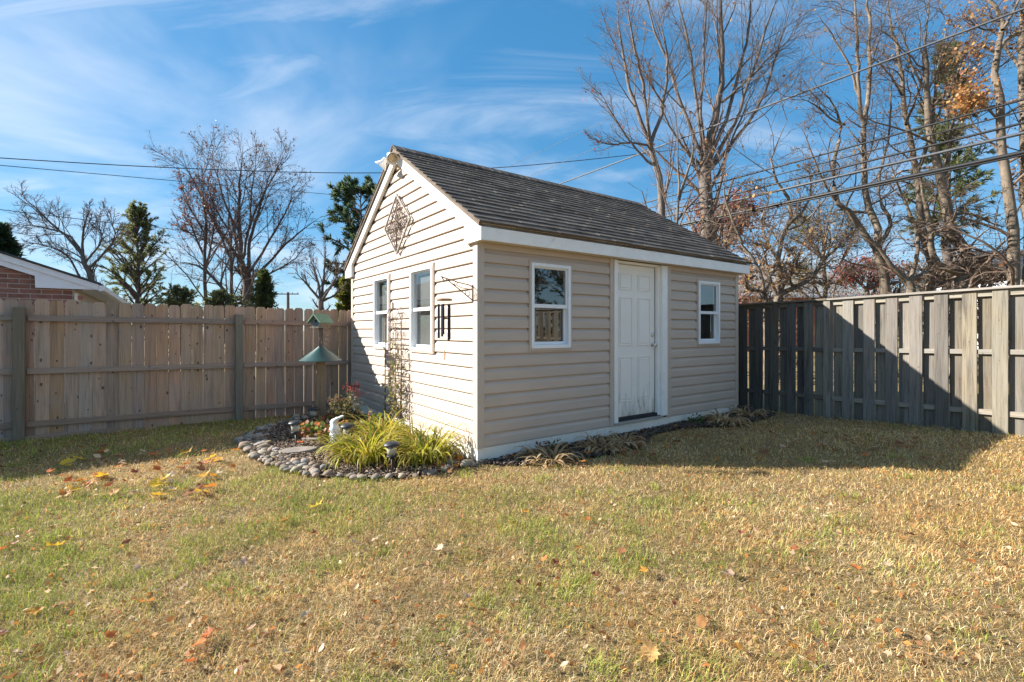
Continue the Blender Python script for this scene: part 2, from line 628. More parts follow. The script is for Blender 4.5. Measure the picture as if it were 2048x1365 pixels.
def m_foundation():
    m, nt, bs, _ = new_mat('foundation_paint')
    vec = coords(nt, 'Object')
    c = (0.88, 0.81, 0.70)
    f = noise(nt, vec, 3.0, 5)
    col = ramp(nt, f, [(0.3, tuple(x * 0.9 for x in c)), (0.7, c)]).outputs[0]
    f2 = noise(nt, vec, 34.0, 6, 0.75)
    k = ramp(nt, f2, [(0.57, (0, 0, 0)), (0.68, (1, 1, 1))]).outputs[0]
    f3 = noise(nt, vec, 1.6, 3)
    k2 = ramp(nt, f3, [(0.38, (0.25, 0.25, 0.25)), (0.58, (1, 1, 1))]).outputs[0]
    kk = mixc(nt, 1.0, k, k2, 'MULTIPLY')
    col = mixc(nt, kk, col, (0.30, 0.26, 0.20))
    # rusty stain runs
    f4 = noise(nt, coords(nt, 'Object', (2.4, 2.4, 0.6)), 1.0, 5, 0.6)
    k4 = ramp(nt, f4, [(0.62, (0, 0, 0)), (0.75, (0.55, 0.55, 0.55))]).outputs[0]
    col = mixc(nt, k4, col, (0.46, 0.36, 0.24))
    nt.links.new(col, bs.inputs['Base Color'])
    bs.inputs['Roughness'].default_value = 0.8
    bump(nt, bs, f2, 0.5, 0.006)
    return m


def m_ground():
    m, nt, bs, _ = new_mat('lawn_thatch')
    vec = coords(nt, 'Object')
    f1 = noise(nt, vec, 0.9, 5, 0.6)
    f2 = noise(nt, vec, 60.0, 5, 0.75)
    a = ramp(nt, f2, [(0.3, (0.11, 0.078, 0.040)), (0.55, (0.27, 0.195, 0.10)), (0.75, (0.46, 0.35, 0.19))]).outputs[0]
    b = ramp(nt, f2, [(0.3, (0.08, 0.07, 0.03)), (0.7, (0.24, 0.20, 0.085))]).outputs[0]
    k = ramp(nt, f1, [(0.45, (0, 0, 0)), (0.65, (0.8, 0.8, 0.8))]).outputs[0]
    col = mixc(nt, k, a, b)
    nt.links.new(col, bs.inputs['Base Color'])
    bs.inputs['Roughness'].default_value = 1.0
    bs.inputs['Specular IOR Level'].default_value = 0.1
    bump(nt, bs, f2, 0.8, 0.02)
    return m


TAN = (0.515, 0.418, 0.340)
MT = {}
MT['siding'] = m_siding('tan_siding', TAN)
MT['tan'] = m_plain('tan_trim', tuple(x * 1.0 for x in TAN), 0.5, 0.04)
MT['white'] = m_plain('white_trim', (0.87, 0.83, 0.785), 0.45, 0.05, dirt=((0.52, 0.49, 0.42), 5.0, 0.60, 0.85))
MT['vinyl'] = m_plain('white_vinyl', (0.82, 0.82, 0.82), 0.35, 0.03)
MT['soffit'] = m_plain('soffit_vinyl', (0.68, 0.61, 0.50), 0.55, 0.06, dirt=((0.40, 0.32, 0.22), 6.0, 0.62, 0.8))
MT['door'] = m_door()
MT['sill'] = m_plain('aluminium_sill', (0.45, 0.44, 0.41), 0.45, 0.2, metal=0.5)
MT['found'] = m_foundation()
MT['shingle'] = m_shingle()
MT['sheath'] = m_plain('sheathing', (0.16, 0.12, 0.085), 0.9, 0.2)
MT['glass'] = m_glass('window_glass')
MT['blind'] = m_plain('grey_shade_cloth', (0.22, 0.205, 0.185), 0.8, 0.12, 3.0)
MT['chrome'] = m_plain('satin_nickel', (0.66, 0.64, 0.60), 0.25, 0.05, metal=1.0)
MT['gap'] = m_plain('dark_gasket', (0.02, 0.02, 0.02), 0.8, 0.1)
MT['picket'] = m_wood('cedar_picket', (0.32, 0.21, 0.142), (0.49, 0.335, 0.235), (0.055, 0.037, 0.028), 2, 1.05, grey=(0.36, 0.275, 0.22), vamp=0.24, samp=0.26, hamp=0.008, streak=(0.19, 0.14, 0.11))
MT['fpost'] = m_wood('grey_fence_post', (0.13, 0.115, 0.09), (0.22, 0.19, 0.145), (0.06, 0.05, 0.04), 2, 0.5, vamp=0.1)
MT['rail'] = m_wood('cedar_rail', (0.23, 0.175, 0.14), (0.34, 0.26, 0.21), (0.06, 0.05, 0.045), 0, 0.7, vamp=0.1)
MT['gboard'] = m_wood('weathered_board', (0.13, 0.108, 0.080), (0.30, 0.255, 0.195), (0.10, 0.085, 0.07), 2, 0.55, grey=(0.215, 0.193, 0.162), vamp=0.3, samp=0.3, streak=(0.055, 0.050, 0.046))
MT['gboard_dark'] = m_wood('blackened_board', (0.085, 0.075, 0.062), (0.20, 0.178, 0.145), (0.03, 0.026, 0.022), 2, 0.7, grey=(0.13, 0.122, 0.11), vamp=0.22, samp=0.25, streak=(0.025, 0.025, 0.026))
MT['grail'] = m_wood('weathered_rail', (0.30, 0.275, 0.225), (0.44, 0.40, 0.33), (0.10, 0.085, 0.07), 1, 0.0, vamp=0.08)
MT['bpost'] = m_wood('bird_post_wood', (0.19, 0.145, 0.10), (0.31, 0.245, 0.175), (0.1, 0.07, 0.05), 2, 0.8, vamp=0.02)
MT['iron'] = m_plain('rusty_iron', (0.10, 0.062, 0.042), 0.6, 0.3, 30.0, metal=0.4)
MT['greygreen'] = m_plain('green_painted_roof', (0.11, 0.21, 0.13), 0.6, 0.2, 12.0, dirt=((0.25, 0.22, 0.16), 14.0, 0.55, 0.8))
MT['teal'] = m_plain('teal_steel', (0.026, 0.075, 0.068), 0.38, 0.12, 5.0, dirt=((0.12, 0.15, 0.13), 9.0, 0.58, 0.85))
MT['bluewood'] = m_plain('blue_grey_wood', (0.13, 0.155, 0.165), 0.8, 0.25, 14.0)
MT['black'] = m_plain('black_plastic', (0.022, 0.022, 0.024), 0.5, 0.2)
MT['blackmetal'] = m_plain('dark_bronze_tube', (0.035, 0.035, 0.045), 0.35, 0.1, metal=0.6)
MT['lampglass'] = m_plain('cloudy_lamp_glass', (0.44, 0.40, 0.31), 0.25, 0.2, 20)
MT['chimewood'] = m_plain('oiled_chime_wood', (0.36, 0.20, 0.11), 0.5, 0.2, 20)
MT['statue'] = m_plain('white_resin', (0.80, 0.80, 0.80), 0.55, 0.06, 14)
MT['stone'] = m_plain('river_stone', (0.235, 0.19, 0.142), 0.85, 0.36, 3.0, 0.35, 20, rnd=0.42, hrnd=0.02, srnd=0.6)
MT['slab'] = m_plain('stepping_slab', (0.215, 0.18, 0.15), 0.9, 0.25, 9.0, 0.5, 40, rnd=0.1)
MT['ground'] = m_ground()
MT['mulch'] = m_plain('mulch_soil', (0.045, 0.030, 0.021), 1.0, 0.5, 40.0, 0.9, 70)
MT['chips'] = m_leaf('mulch_chips', None, None, 0.0, 0.9, attr=True)
MT['grass'] = m_leaf('grass_blades', None, None, 0.33, 0.7, attr=True)
MT['foliage'] = m_leaf('garden_foliage', None, None, 0.42, 0.5, attr=True)
MT['needles'] = m_leaf('needle_foliage', None, None, 0.52, 0.6, attr=True)
MT['leaf_orange'] = m_leaf('orange_leaf', (0.46, 0.15, 0.03), (0.62, 0.27, 0.06), 0.35, 0.6, 18)
MT['leaf_yellow'] = m_leaf('yellow_leaf', (0.66, 0.36, 0.035), (0.78, 0.50, 0.06), 0.4, 0.55, 18, 0.08)
MT['leaf_gold'] = m_leaf('golden_leaf', (0.52, 0.30, 0.08), (0.68, 0.46, 0.18), 0.35, 0.55, 14, 0.05)
MT['leaf_tan'] = m_leaf('tan_leaf', (0.52, 0.36, 0.21), (0.70, 0.54, 0.36), 0.3, 0.6, 18)
MT['leaf_brown'] = m_leaf('brown_leaf', (0.22, 0.085, 0.03), (0.36, 0.16, 0.07), 0.3, 0.6, 18)
MT['bark'] = m_bark('grey_brown_bark', (0.085, 0.066, 0.050), (0.27, 0.215, 0.16))
MT['bark_smooth'] = m_bark('smooth_grey_bark', (0.10, 0.08, 0.066), (0.24, 0.195, 0.165))
MT['bark_far'] = m_bark('dark_far_bark', (0.085, 0.070, 0.060), (0.17, 0.135, 0.115))
MT['twig'] = m_bark('twig_bark', (0.115, 0.082, 0.062), (0.25, 0.18, 0.135), 3)
MT['twig_far'] = m_bark('far_twig_bark', (0.10, 0.075, 0.065), (0.18, 0.13, 0.11), 3)
MT['wire'] = m_plain('black_cable', (0.018, 0.018, 0.02), 0.45, 0.1)
MT['wire_grey'] = m_plain('grey_cable', (0.085, 0.088, 0.095), 0.5, 0.2, metal=0.2)
MT['pole'] = m_wood('utility_pole_wood', (0.13, 0.10, 0.08), (0.20, 0.16, 0.13), (0.05, 0.04, 0.03), 2, 0.0)
MT['brick'] = m_plain('red_brown_brick', (0.255, 0.115, 0.088), 0.85, 0.2, 14.0, 0.5, 50, rnd=0.22)
MT['mortar'] = m_plain('mortar', (0.45, 0.40, 0.35), 0.95, 0.12, 20)
MT['brickfar'] = m_plain('far_brick', (0.36, 0.14, 0.085), 0.9, 0.2, 6)
MT['roof_grey'] = m_plain('grey_far_roof', (0.26, 0.255, 0.24), 0.95, 0.15, 3, 0.3, 20)
MT['roof_dark'] = m_plain('dark_far_roof', (0.05, 0.056, 0.066), 0.95, 0.2, 3, 0.3, 20)
MT['housewhite'] = m_plain('house_white', (0.74, 0.75, 0.78), 0.6, 0.05)
MT['darkpane'] = m_plain('far_window_pane', (0.04, 0.05, 0.07), 0.1, 0.1)

# ------------------------------------------------------------------ ground
def build_ground():
    xs = np.concatenate([np.linspace(-600, -16, 14), np.linspace(-14, 14, 141), np.linspace(16, 600, 14)])
    ys = np.concatenate([np.linspace(-120, -5, 8), np.linspace(-4, 16, 101), np.linspace(18, 900, 18)])
    gx, gy = np.meshgrid(xs, ys)
    v = np.stack([gx, gy, ground_h(gx, gy)], -1).reshape(-1, 3)
    nx, ny = len(xs), len(ys)
    i = np.arange(ny - 1)[:, None] * nx + np.arange(nx - 1)[None, :]
    f = np.stack([i, i + 1, i + nx + 1, i + nx], -1).reshape(-1, 4)
    o = obj_from('ground', np_mesh('ground', v, f, MT['ground'], True))
    tag(o, 'dormant straw coloured back lawn', None, None, 'structure')


build_ground()

# flower bed outline beside the gable and mulch strip along the front wall (world xy)
BED = np.array([sp(0.0, 4.1)[:2], (-3.30, 8.10), (-3.46, 7.5), (-3.56, 6.8), (-3.48, 6.2), (-3.1, 5.62), (-2.75, 5.2),
                (-2.34, 4.86), (-1.85, 4.60), (-1.3, 4.54), (-0.86, 4.66), (-0.50, 4.92), sp(0.02, -0.06)[:2]])
STRIP = np.array([sp(0.0, 0.02)[:2], sp(0.12, -0.22)[:2], sp(0.45, -0.52)[:2], sp(1.2, -0.66)[:2], sp(2.05, -0.55)[:2], sp(2.5, -0.28)[:2],
                  sp(3.1, -0.25)[:2], sp(3.6, -0.5)[:2], sp(4.4, -0.62)[:2], sp(5.3, -0.5)[:2], sp(5.6, 0.3)[:2], sp(5.0, 0.1)[:2]])
SHED = np.array([sp(0, 0)[:2], sp(5.04, 0)[:2], sp(5.04, 4.2)[:2], sp(0, 4.2)[:2]])


def inside(poly, x, y):
    x = np.asarray(x); y = np.asarray(y)
    res = np.zeros(x.shape, bool)
    n = len(poly); j = n - 1
    for i in range(n):
        xi, yi = poly[i]; xj, yj = poly[j]
        c = ((yi > y) != (yj > y)) & (x < (xj - xi) * (y - yi) / (yj - yi + 1e-12) + xi)
        res ^= c
        j = i
    return res


def build_bed(poly, name, label, seed):
    rng = np.random.default_rng(seed)
    lo, hi = poly.min(0), poly.max(0)
    s = 0.06
    xs = np.arange(lo[0] - s, hi[0] + s, s); ys = np.arange(lo[1] - s, hi[1] + s, s)
    gx, gy = np.meshgrid(xs, ys)
    ins = inside(poly, gx, gy)
    z = ground_h(gx, gy) + 0.008 + 0.022 * rng.random(gx.shape)
    idx = -np.ones(gx.shape, int)
    keep = ins
    idx[keep] = np.arange(keep.sum())
    v = np.stack([gx[keep], gy[keep], z[keep]], -1)
    a, b, c, d = idx[:-1, :-1], idx[:-1, 1:], idx[1:, 1:], idx[1:, :-1]
    ok = (a >= 0) & (b >= 0) & (c >= 0) & (d >= 0)
    f = np.stack([a[ok], b[ok], c[ok], d[ok]], -1)
    o = obj_from(name, np_mesh(name, v, f, MT['mulch'], True))
    tag(o, label, None, None, 'structure')


build_bed(BED, 'flower_bed_soil', 'mulched flower bed soil beside the gable wall', 3)
build_bed(STRIP, 'mulch_strip_soil', 'dark mulch strip along the shed front', 4)

# ------------------------------------------------------------------ shed
LEN, WID = 5.04, 4.20
Z0, ZS = 0.174, 2.336                # underside of siding, soffit level
RIDGE_V, EAVE_Z, PITCH = 2.13, 2.523, 0.631
EAVE0, EAVE1 = -0.147, 4.41
RIDGE_Z = EAVE_Z + PITCH * (RIDGE_V - EAVE0)
shed = empty('garden_shed', sp(0, 0, 0), TH)
tag(shed, 'tan vinyl-sided garden shed with white door and dark shingle roof', 'shed')


def zroof(v):
    return EAVE_Z + PITCH * ((v - EAVE0) if v < RIDGE_V else (EAVE1 - v))


WIN_F = [(0.68, 1.327, 1.175, 2.205), (3.892, 4.512, 1.175, 2.190)]
WIN_G = [(1.000, 1.705, 1.122, 2.235), (2.415, 3.085, 1.122, 2.235)]
DOOR_O = (1.99, 3.25, 0.0, 2.5)
EXPO = 0.14


def prof_depth(t):                   # dutch-lap profile: depth of the face at height t within a course
    return float(np.interp(t, [0, 0.006, 0.088, 0.100, 0.118, 0.14], [0.028, 0.030, 0.028, 0.019, 0.009, 0.002]))


def board(mapf, a0, a1, z0, za, zb, cut0=None, cut1=None):
    """one siding board between a0 and a1; mapf(a, depth, z) -> local xyz; cut: sloped end offsets"""
    ts = [za] + [t for t in (z0 + 0.006, z0 + 0.088, z0 + 0.100, z0 + 0.118) if za < t < zb] + [zb]
    mb = MB()
    pr = [(0.0, za)] + [(prof_depth(t - z0), t) for t in ts] + [(0.0, zb)]
    vs_ = []
    for (d, z) in pr:
        vs_.append(mapf(a0 + (cut0(z) if cut0 else 0), d, z))
        vs_.append(mapf(a1 + (cut1(z) if cut1 else 0), d, z))
    fs_ = []
    for i in range(len(pr) - 1):
        fs_.append((2 * i, 2 * i + 1, 2 * i + 3, 2 * i + 2))
    n = len(pr)
    fs_.append(tuple(2 * i for i in range(n))[::-1]); fs_.append(tuple(2 * i + 1 for i in range(n)))
    mb.add(vs_, fs_)
    mb.build('siding_board', MT['siding'], shed)


def wall_pieces(a0, a1, z0, z1, holes):
    """rectangles of [a0,a1]x[z0,z1] that the holes leave"""
    cuts = sorted({a0, a1, *[min(max(h[k], a0), a1) for h in holes for k in (0, 1) if h[2] < z1 and h[3] > z0]})
    out = []
    for x0, x1 in zip(cuts[:-1], cuts[1:]):
        if x1 - x0 < 0.01: continue
        xm = (x0 + x1) / 2
        segs = [(z0, z1)]
        for h in holes:
            if h[0] < xm < h[1]:
                ns = []
                for (s0, s1) in segs:
                    if h[3] <= s0 or h[2] >= s1: ns.append((s0, s1)); continue
                    if h[2] > s0: ns.append((s0, h[2]))
                    if h[3] < s1: ns.append((h[3], s1))
                segs = ns
        for (s0, s1) in segs:
            if s1 - s0 > 0.012: out.append((x0, x1, s0, s1))
    merged = []
    for r in out:
        if merged and abs(merged[-1][1] - r[0]) < 1e-6 and merged[-1][2:] == r[2:]:
            merged[-1] = (merged[-1][0], r[1], r[2], r[3])
        else:
            merged.append(r)
    return merged


SH = 0.031                            # sheathing plane lies this far behind the siding face


def fmap(a, d, z): return (a, SH - d, z)
def gmap(a, d, z): return (SH - d, a, z)
def bmap(a, d, z): return (LEN - SH + d, a, z)


holes_f = WIN_F + [DOOR_O]
z = Z0
while z < ZS - 0.01:
    for (a0, a1, za, zb) in wall_pieces(0.078, LEN - 0.078, z, min(z + EXPO, ZS), holes_f):
        board(fmap, a0, a1, z, za, zb)
    z += EXPO
z = Z0
while z < RIDGE_Z - 0.16:
    zt = z + EXPO
    def lim(zz):
        return max(0.078, EAVE0 + (zz - EAVE_Z + 0.10) / PITCH), min(WID - 0.078, EAVE1 - (zz - EAVE_Z + 0.10) / PITCH)
    m0, m1 = lim(zt)
    if m1 - m0 > 0.05:
        for (a0, a1, za, zb) in wall_pieces(m0, m1, z, zt, WIN_G):
            if a1 - a0 > 2.6:                       # two lengths lapped by a couple of millimetres
                cut = a0 + (a1 - a0) * (0.36 if int(z / EXPO) % 2 else 0.61)
                board(gmap, a0, cut, z, za, zb)
                board(lambda a, d, zz: gmap(a, max(0.0, d - 0.0018), zz), cut + 0.001, a1, z, za, zb)
            else:
                board(gmap, a0, a1, z, za, zb)
        if z < 2.4 or True:
            pass
    z += EXPO


# wall cores behind the siding, with real openings
mb = MB()
for (a0, a1, s0, s1) in wall_pieces(0.0 + SH, LEN - SH, 0.19, ZS + 0.02, WIN_F + [(2.06, 3.06, 0.0, 2.32)]):
    mb.box(a0, a1, SH + 0.001, SH + 0.10, s0, s1)
for (a0, a1, s0, s1) in wall_pieces(SH + 0.101, WID - SH - 0.101, 0.19, ZS + 0.02, WIN_G):
    mb.box(SH + 0.001, SH + 0.10, a0, a1, s0, s1)
mb.prism([(SH + 0.101, ZS + 0.021), (WID - SH - 0.101, ZS + 0.021), (RIDGE_V, RIDGE_Z - 0.12)], SH + 0.001, SH + 0.10, 'x')
mb.prism([(SH + 0.101, ZS + 0.021), (WID - SH - 0.101, ZS + 0.021), (RIDGE_V, RIDGE_Z - 0.12)], LEN - SH - 0.10, LEN - SH - 0.001, 'x')
mb.box(LEN - SH - 0.10, LEN - SH - 0.001, SH + 0.101, WID - SH - 0.101, 0.19, ZS + 0.02)
mb.box(SH, LEN - SH, WID - SH - 0.10, WID - SH - 0.001, 0.19, ZS + 0.02)
mb.build('wall_core', MT['sheath'], shed)
MB().box(0.03, LEN - 0.03, 0.03, WID - 0.03, 0.10, 0.188).build('floor_deck', MT['sheath'], shed)

# plain siding on the two walls turned away from the lawn
for side in ('end', 'back'):
    z = Z0
    while z < ZS:
        if side == 'end':
            board(bmap, 0.078, WID - 0.078, z, z, min(z + EXPO, ZS))
        else:
            board(lambda a, d, zz: (a, WID - SH + d, zz), 0.078, LEN - 0.078, z, z, min(z + EXPO, ZS))
        z += EXPO

# corner posts (L-shaped trim)
for (cx, cy) in ((0, 0), (LEN, 0), (0, WID), (LEN, WID)):
    sx = 1 if cx == 0 else -1
    sy = 1 if cy == 0 else -1
    w, t = 0.082, 0.006
    o_ = 0.006
    pl = [(cx - sx * o_, cy - sy * o_), (cx + sx * w, cy - sy * o_), (cx + sx * w, cy + sy * 0.022), (cx + sx * 0.022, cy + sy * 0.022), (cx + sx * 0.022, cy + sy * w), (cx - sx * o_, cy + sy * w)]
    if sx * sy < 0: pl = pl[::-1]
    MB().prism(pl, Z0 - 0.004, ZS + (0.0 if cy == 0 else 0.0), 'z').build('corner_post', MT['tan'], shed)

# painted foundation, two boards on the front with a joint
mb = MB().box(0.008, 1.918, 0.012, 0.09, -0.12, Z0 - 0.006, 0.004)
mb.build('foundation', MT['found'], shed)
MB().box(1.922, LEN - 0.008, 0.012, 0.09, -0.12, Z0 - 0.006, 0.004).build('foundation', MT['found'], shed)
MB().box(0.012, 0.088, 0.092, WID - 0.01, -0.12, Z0 - 0.006, 0.004).build('foundation', MT['found'], shed)
MB().box(LEN - 0.088, LEN - 0.012, 0.092, WID - 0.01, -0.12, Z0 - 0.006, 0.004).build('foundation', MT['found'], shed)


def window(frame_map, a0, a1, z0, z1, blind, flip=False):
    """double-hung window; frame_map(a, d, z): d = distance in front of the siding face"""
    def sheet(a, b, d, s0, s1):
        q = [frame_map(a, d, s0), frame_map(b, d, s0), frame_map(b, d, s1), frame_map(a, d, s1)]
        return MB().add(q, [(0, 1, 2, 3)])
    def bx(mb, a, b, d0, d1, s0, s1, c=0.002):
        p = [frame_map(a, d0, s0), frame_map(b, d1, s1)]
        lo = [min(p[0][k], p[1][k]) for k in range(3)]; hi = [max(p[0][k], p[1][k]) for k in range(3)]
        mb.box(lo[0], hi[0], lo[1], hi[1], lo[2], hi[2], c)
        return mb
    tr, fw = 0.026, 0.040
    fr = MB()
    A0, A1, B0, B1 = a0 + tr, a1 - tr, z0 + tr, z1 - tr
    bx(fr, A0, A0 + fw, -0.075, 0.020, B0, B1); bx(fr, A1 - fw, A1, -0.075, 0.020, B0, B1)
    bx(fr, A0 + fw, A1 - fw, -0.075, 0.020, B1 - fw, B1); bx(fr, A0 + fw, A1 - fw, -0.075, 0.022, B0, B0 + fw)
    w = fr.build('window', MT['vinyl'], shed)
    t = MB()
    bx(t, a0, a0 + tr - 0.002, -0.015, 0.012, z0, z1); bx(t, a1 - tr + 0.002, a1, -0.015, 0.012, z0, z1)
    bx(t, a0 + tr, a1 - tr, -0.015, 0.012, z1 - tr + 0.002, z1); bx(t, a0 + tr, a1 - tr, -0.015, 0.013, z0, z0 + tr - 0.002)
    t.build('window_trim', MT['tan'], w)
    zm = (B0 + B1) / 2 + 0.0
    i0, i1, j0, j1 = A0 + fw, A1 - fw, B0 + fw, B1 - fw
    up = MB(); s = 0.018
    bx(up, i0, i1, -0.030, -0.004, zm - 0.022, zm + 0.022)
    bx(up, i0, i0 + s, -0.030, -0.006, zm + 0.022, j1); bx(up, i1 - s, i1, -0.030, -0.006, zm + 0.022, j1)
    bx(up, i0 + s, i1 - s, -0.030, -0.006, j1 - s, j1)
    up.build('upper_sash', MT['vinyl'], w)
    lw = MB(); s = 0.026
    bx(lw, i0, i0 + s, -0.062, -0.036, j0, zm - 0.022); bx(lw, i1 - s, i1, -0.062, -0.036, j0, zm - 0.022)
    bx(lw, i0 + s, i1 - s, -0.062, -0.036, j0, j0 + s + 0.01)
    lw.build('lower_sash', MT['vinyl'], w)
    sheet(i0 + 0.012, i1 - 0.012, -0.020, zm, j1 - 0.01).build('pane', MT['glass'], w)
    sheet(i0 + 0.012, i1 - 0.012, -0.050, j0 + 0.01, zm).build('pane', MT['glass'], w)
    if blind:
        bx(MB(), i0 - 0.01, i1 + 0.01, -0.085, -0.078, j0, j1 - 0.035, 0).build('shade', MT['blind'], w)
        bx(MB(), i0 - 0.01, i1 + 0.01, -0.088, -0.070, j1 - 0.034, j1 + 0.01, 0).build('shade_roller', MT['vinyl'], w)
    return w


for (a0, a1, z0, z1) in WIN_F:
    window(lambda a, d, z: (a, -d, z), a0, a1, z0, z1, False)
for (a0, a1, z0, z1) in WIN_G:
    window(lambda a, d, z: (-d, a, z), a0, a1, z0, z1, True)


def build_door():
    d0, d1, zb, zt = 2.125, 2.995, 0.252, 2.292
    # slab with six sunk panels, at y = 0.075
    yf = 0.075
    mb = MB()
    mb.box(d0, d1, yf, yf + 0.04, zb, zt, 0.003)
    door = mb.build('door', MT['door'], shed)
    wid = d1 - d0
    cols = [(d0 + 0.115, d0 + 0.115 + 0.265), (d1 - 0.115 - 0.265, d1 - 0.115)]
    rows = [(zb + 0.20, zb + 0.80), (zb + 0.95, zb + 1.60), (zb + 1.70, zb + 1.92)]
    for (x0, x1) in cols:
        for (r0, r1) in rows:
            pm = MB()
            g = 0.030
            # raised moulding ring and a fielded centre, standing proud of the slab
            ring = [(x0, r0, x1, r0 + 0.012), (x0, r1 - 0.012, x1, r1), (x0, r0 + 0.012, x0 + 0.012, r1 - 0.012), (x1 - 0.012, r0 + 0.012, x1, r1 - 0.012)]
            for (a, b, c, d) in ring:
                pm.box(a, c, yf - 0.010, yf + 0.001, b, d, 0.003)
            pm.box(x0 + g, x1 - g, yf - 0.008, yf + 0.001, r0 + g, r1 - g, 0.006)
            pm.build('door_panel', MT['door'], door)
    kx = d1 - 0.062
    M = Matrix.Translation((kx, yf, 1.205)) @ Matrix.Rotation(R(90), 4, 'X')
    MB().lathe([(0.031, 0.0), (0.031, 0.006), (0.012, 0.010), (0.011, 0.034), (0.022, 0.040), (0.028, 0.052), (0.026, 0.066), (0.014, 0.072)], 18, M).build('door_knob', MT['chrome'], door, smooth=True, autos=50)
    M = Matrix.Translation((kx, yf, 1.345)) @ Matrix.Rotation(R(90), 4, 'X')
    MB().lathe([(0.030, 0.0), (0.029, 0.010), (0.022, 0.015), (0.012, 0.016)], 18, M).build('deadbolt', MT['chrome'], door, smooth=True, autos=50)
    # frame: casings and jambs
    fr = MB()
    fr.box(2.058, 2.128, -0.024, 0.05, 0.205, 2.325, 0.003)
    fr.box(2.990, 3.060, 0.020, 0.12, 0.215, 2.325, 0.002)
    fr.box(3.032, 3.150, -0.024, 0.0195, 0.205, 2.325, 0.003)
    fr.box(2.129, 2.989, 0.010, 0.12, 2.296, 2.326, 0.002)
    fr.box(2.060, 2.122, 0.051, 0.12, 0.215, 2.325, 0.002)
    fr.build('door_frame', MT['white'], shed)
    MB().box(2.062, 3.060, -0.020, 0.12, 0.176, 0.204, 0.003).build('door_sill', MT['sill'], shed)
    MB().box(2.129, 2.989, 0.03, 0.10, 0.2045, 0.248, 0.002).build('door_sweep', MT['gap'], door)
    MB().box(2.984, 2.9895, 0.070, 0.10, 0.25, 2.295).build('weatherstrip', MT['gap'], door)
    tr = MB().box(1.992, 2.056, -0.010, 0.03, Z0 - 0.002, ZS, 0.002)
    tr.build('door_trim', MT['tan'], shed)
    tr = MB().box(3.152, 3.248, -0.010, 0.03, Z0 - 0.002, ZS, 0.002)
    tr.build('door_trim', MT['tan'], shed)


build_door()


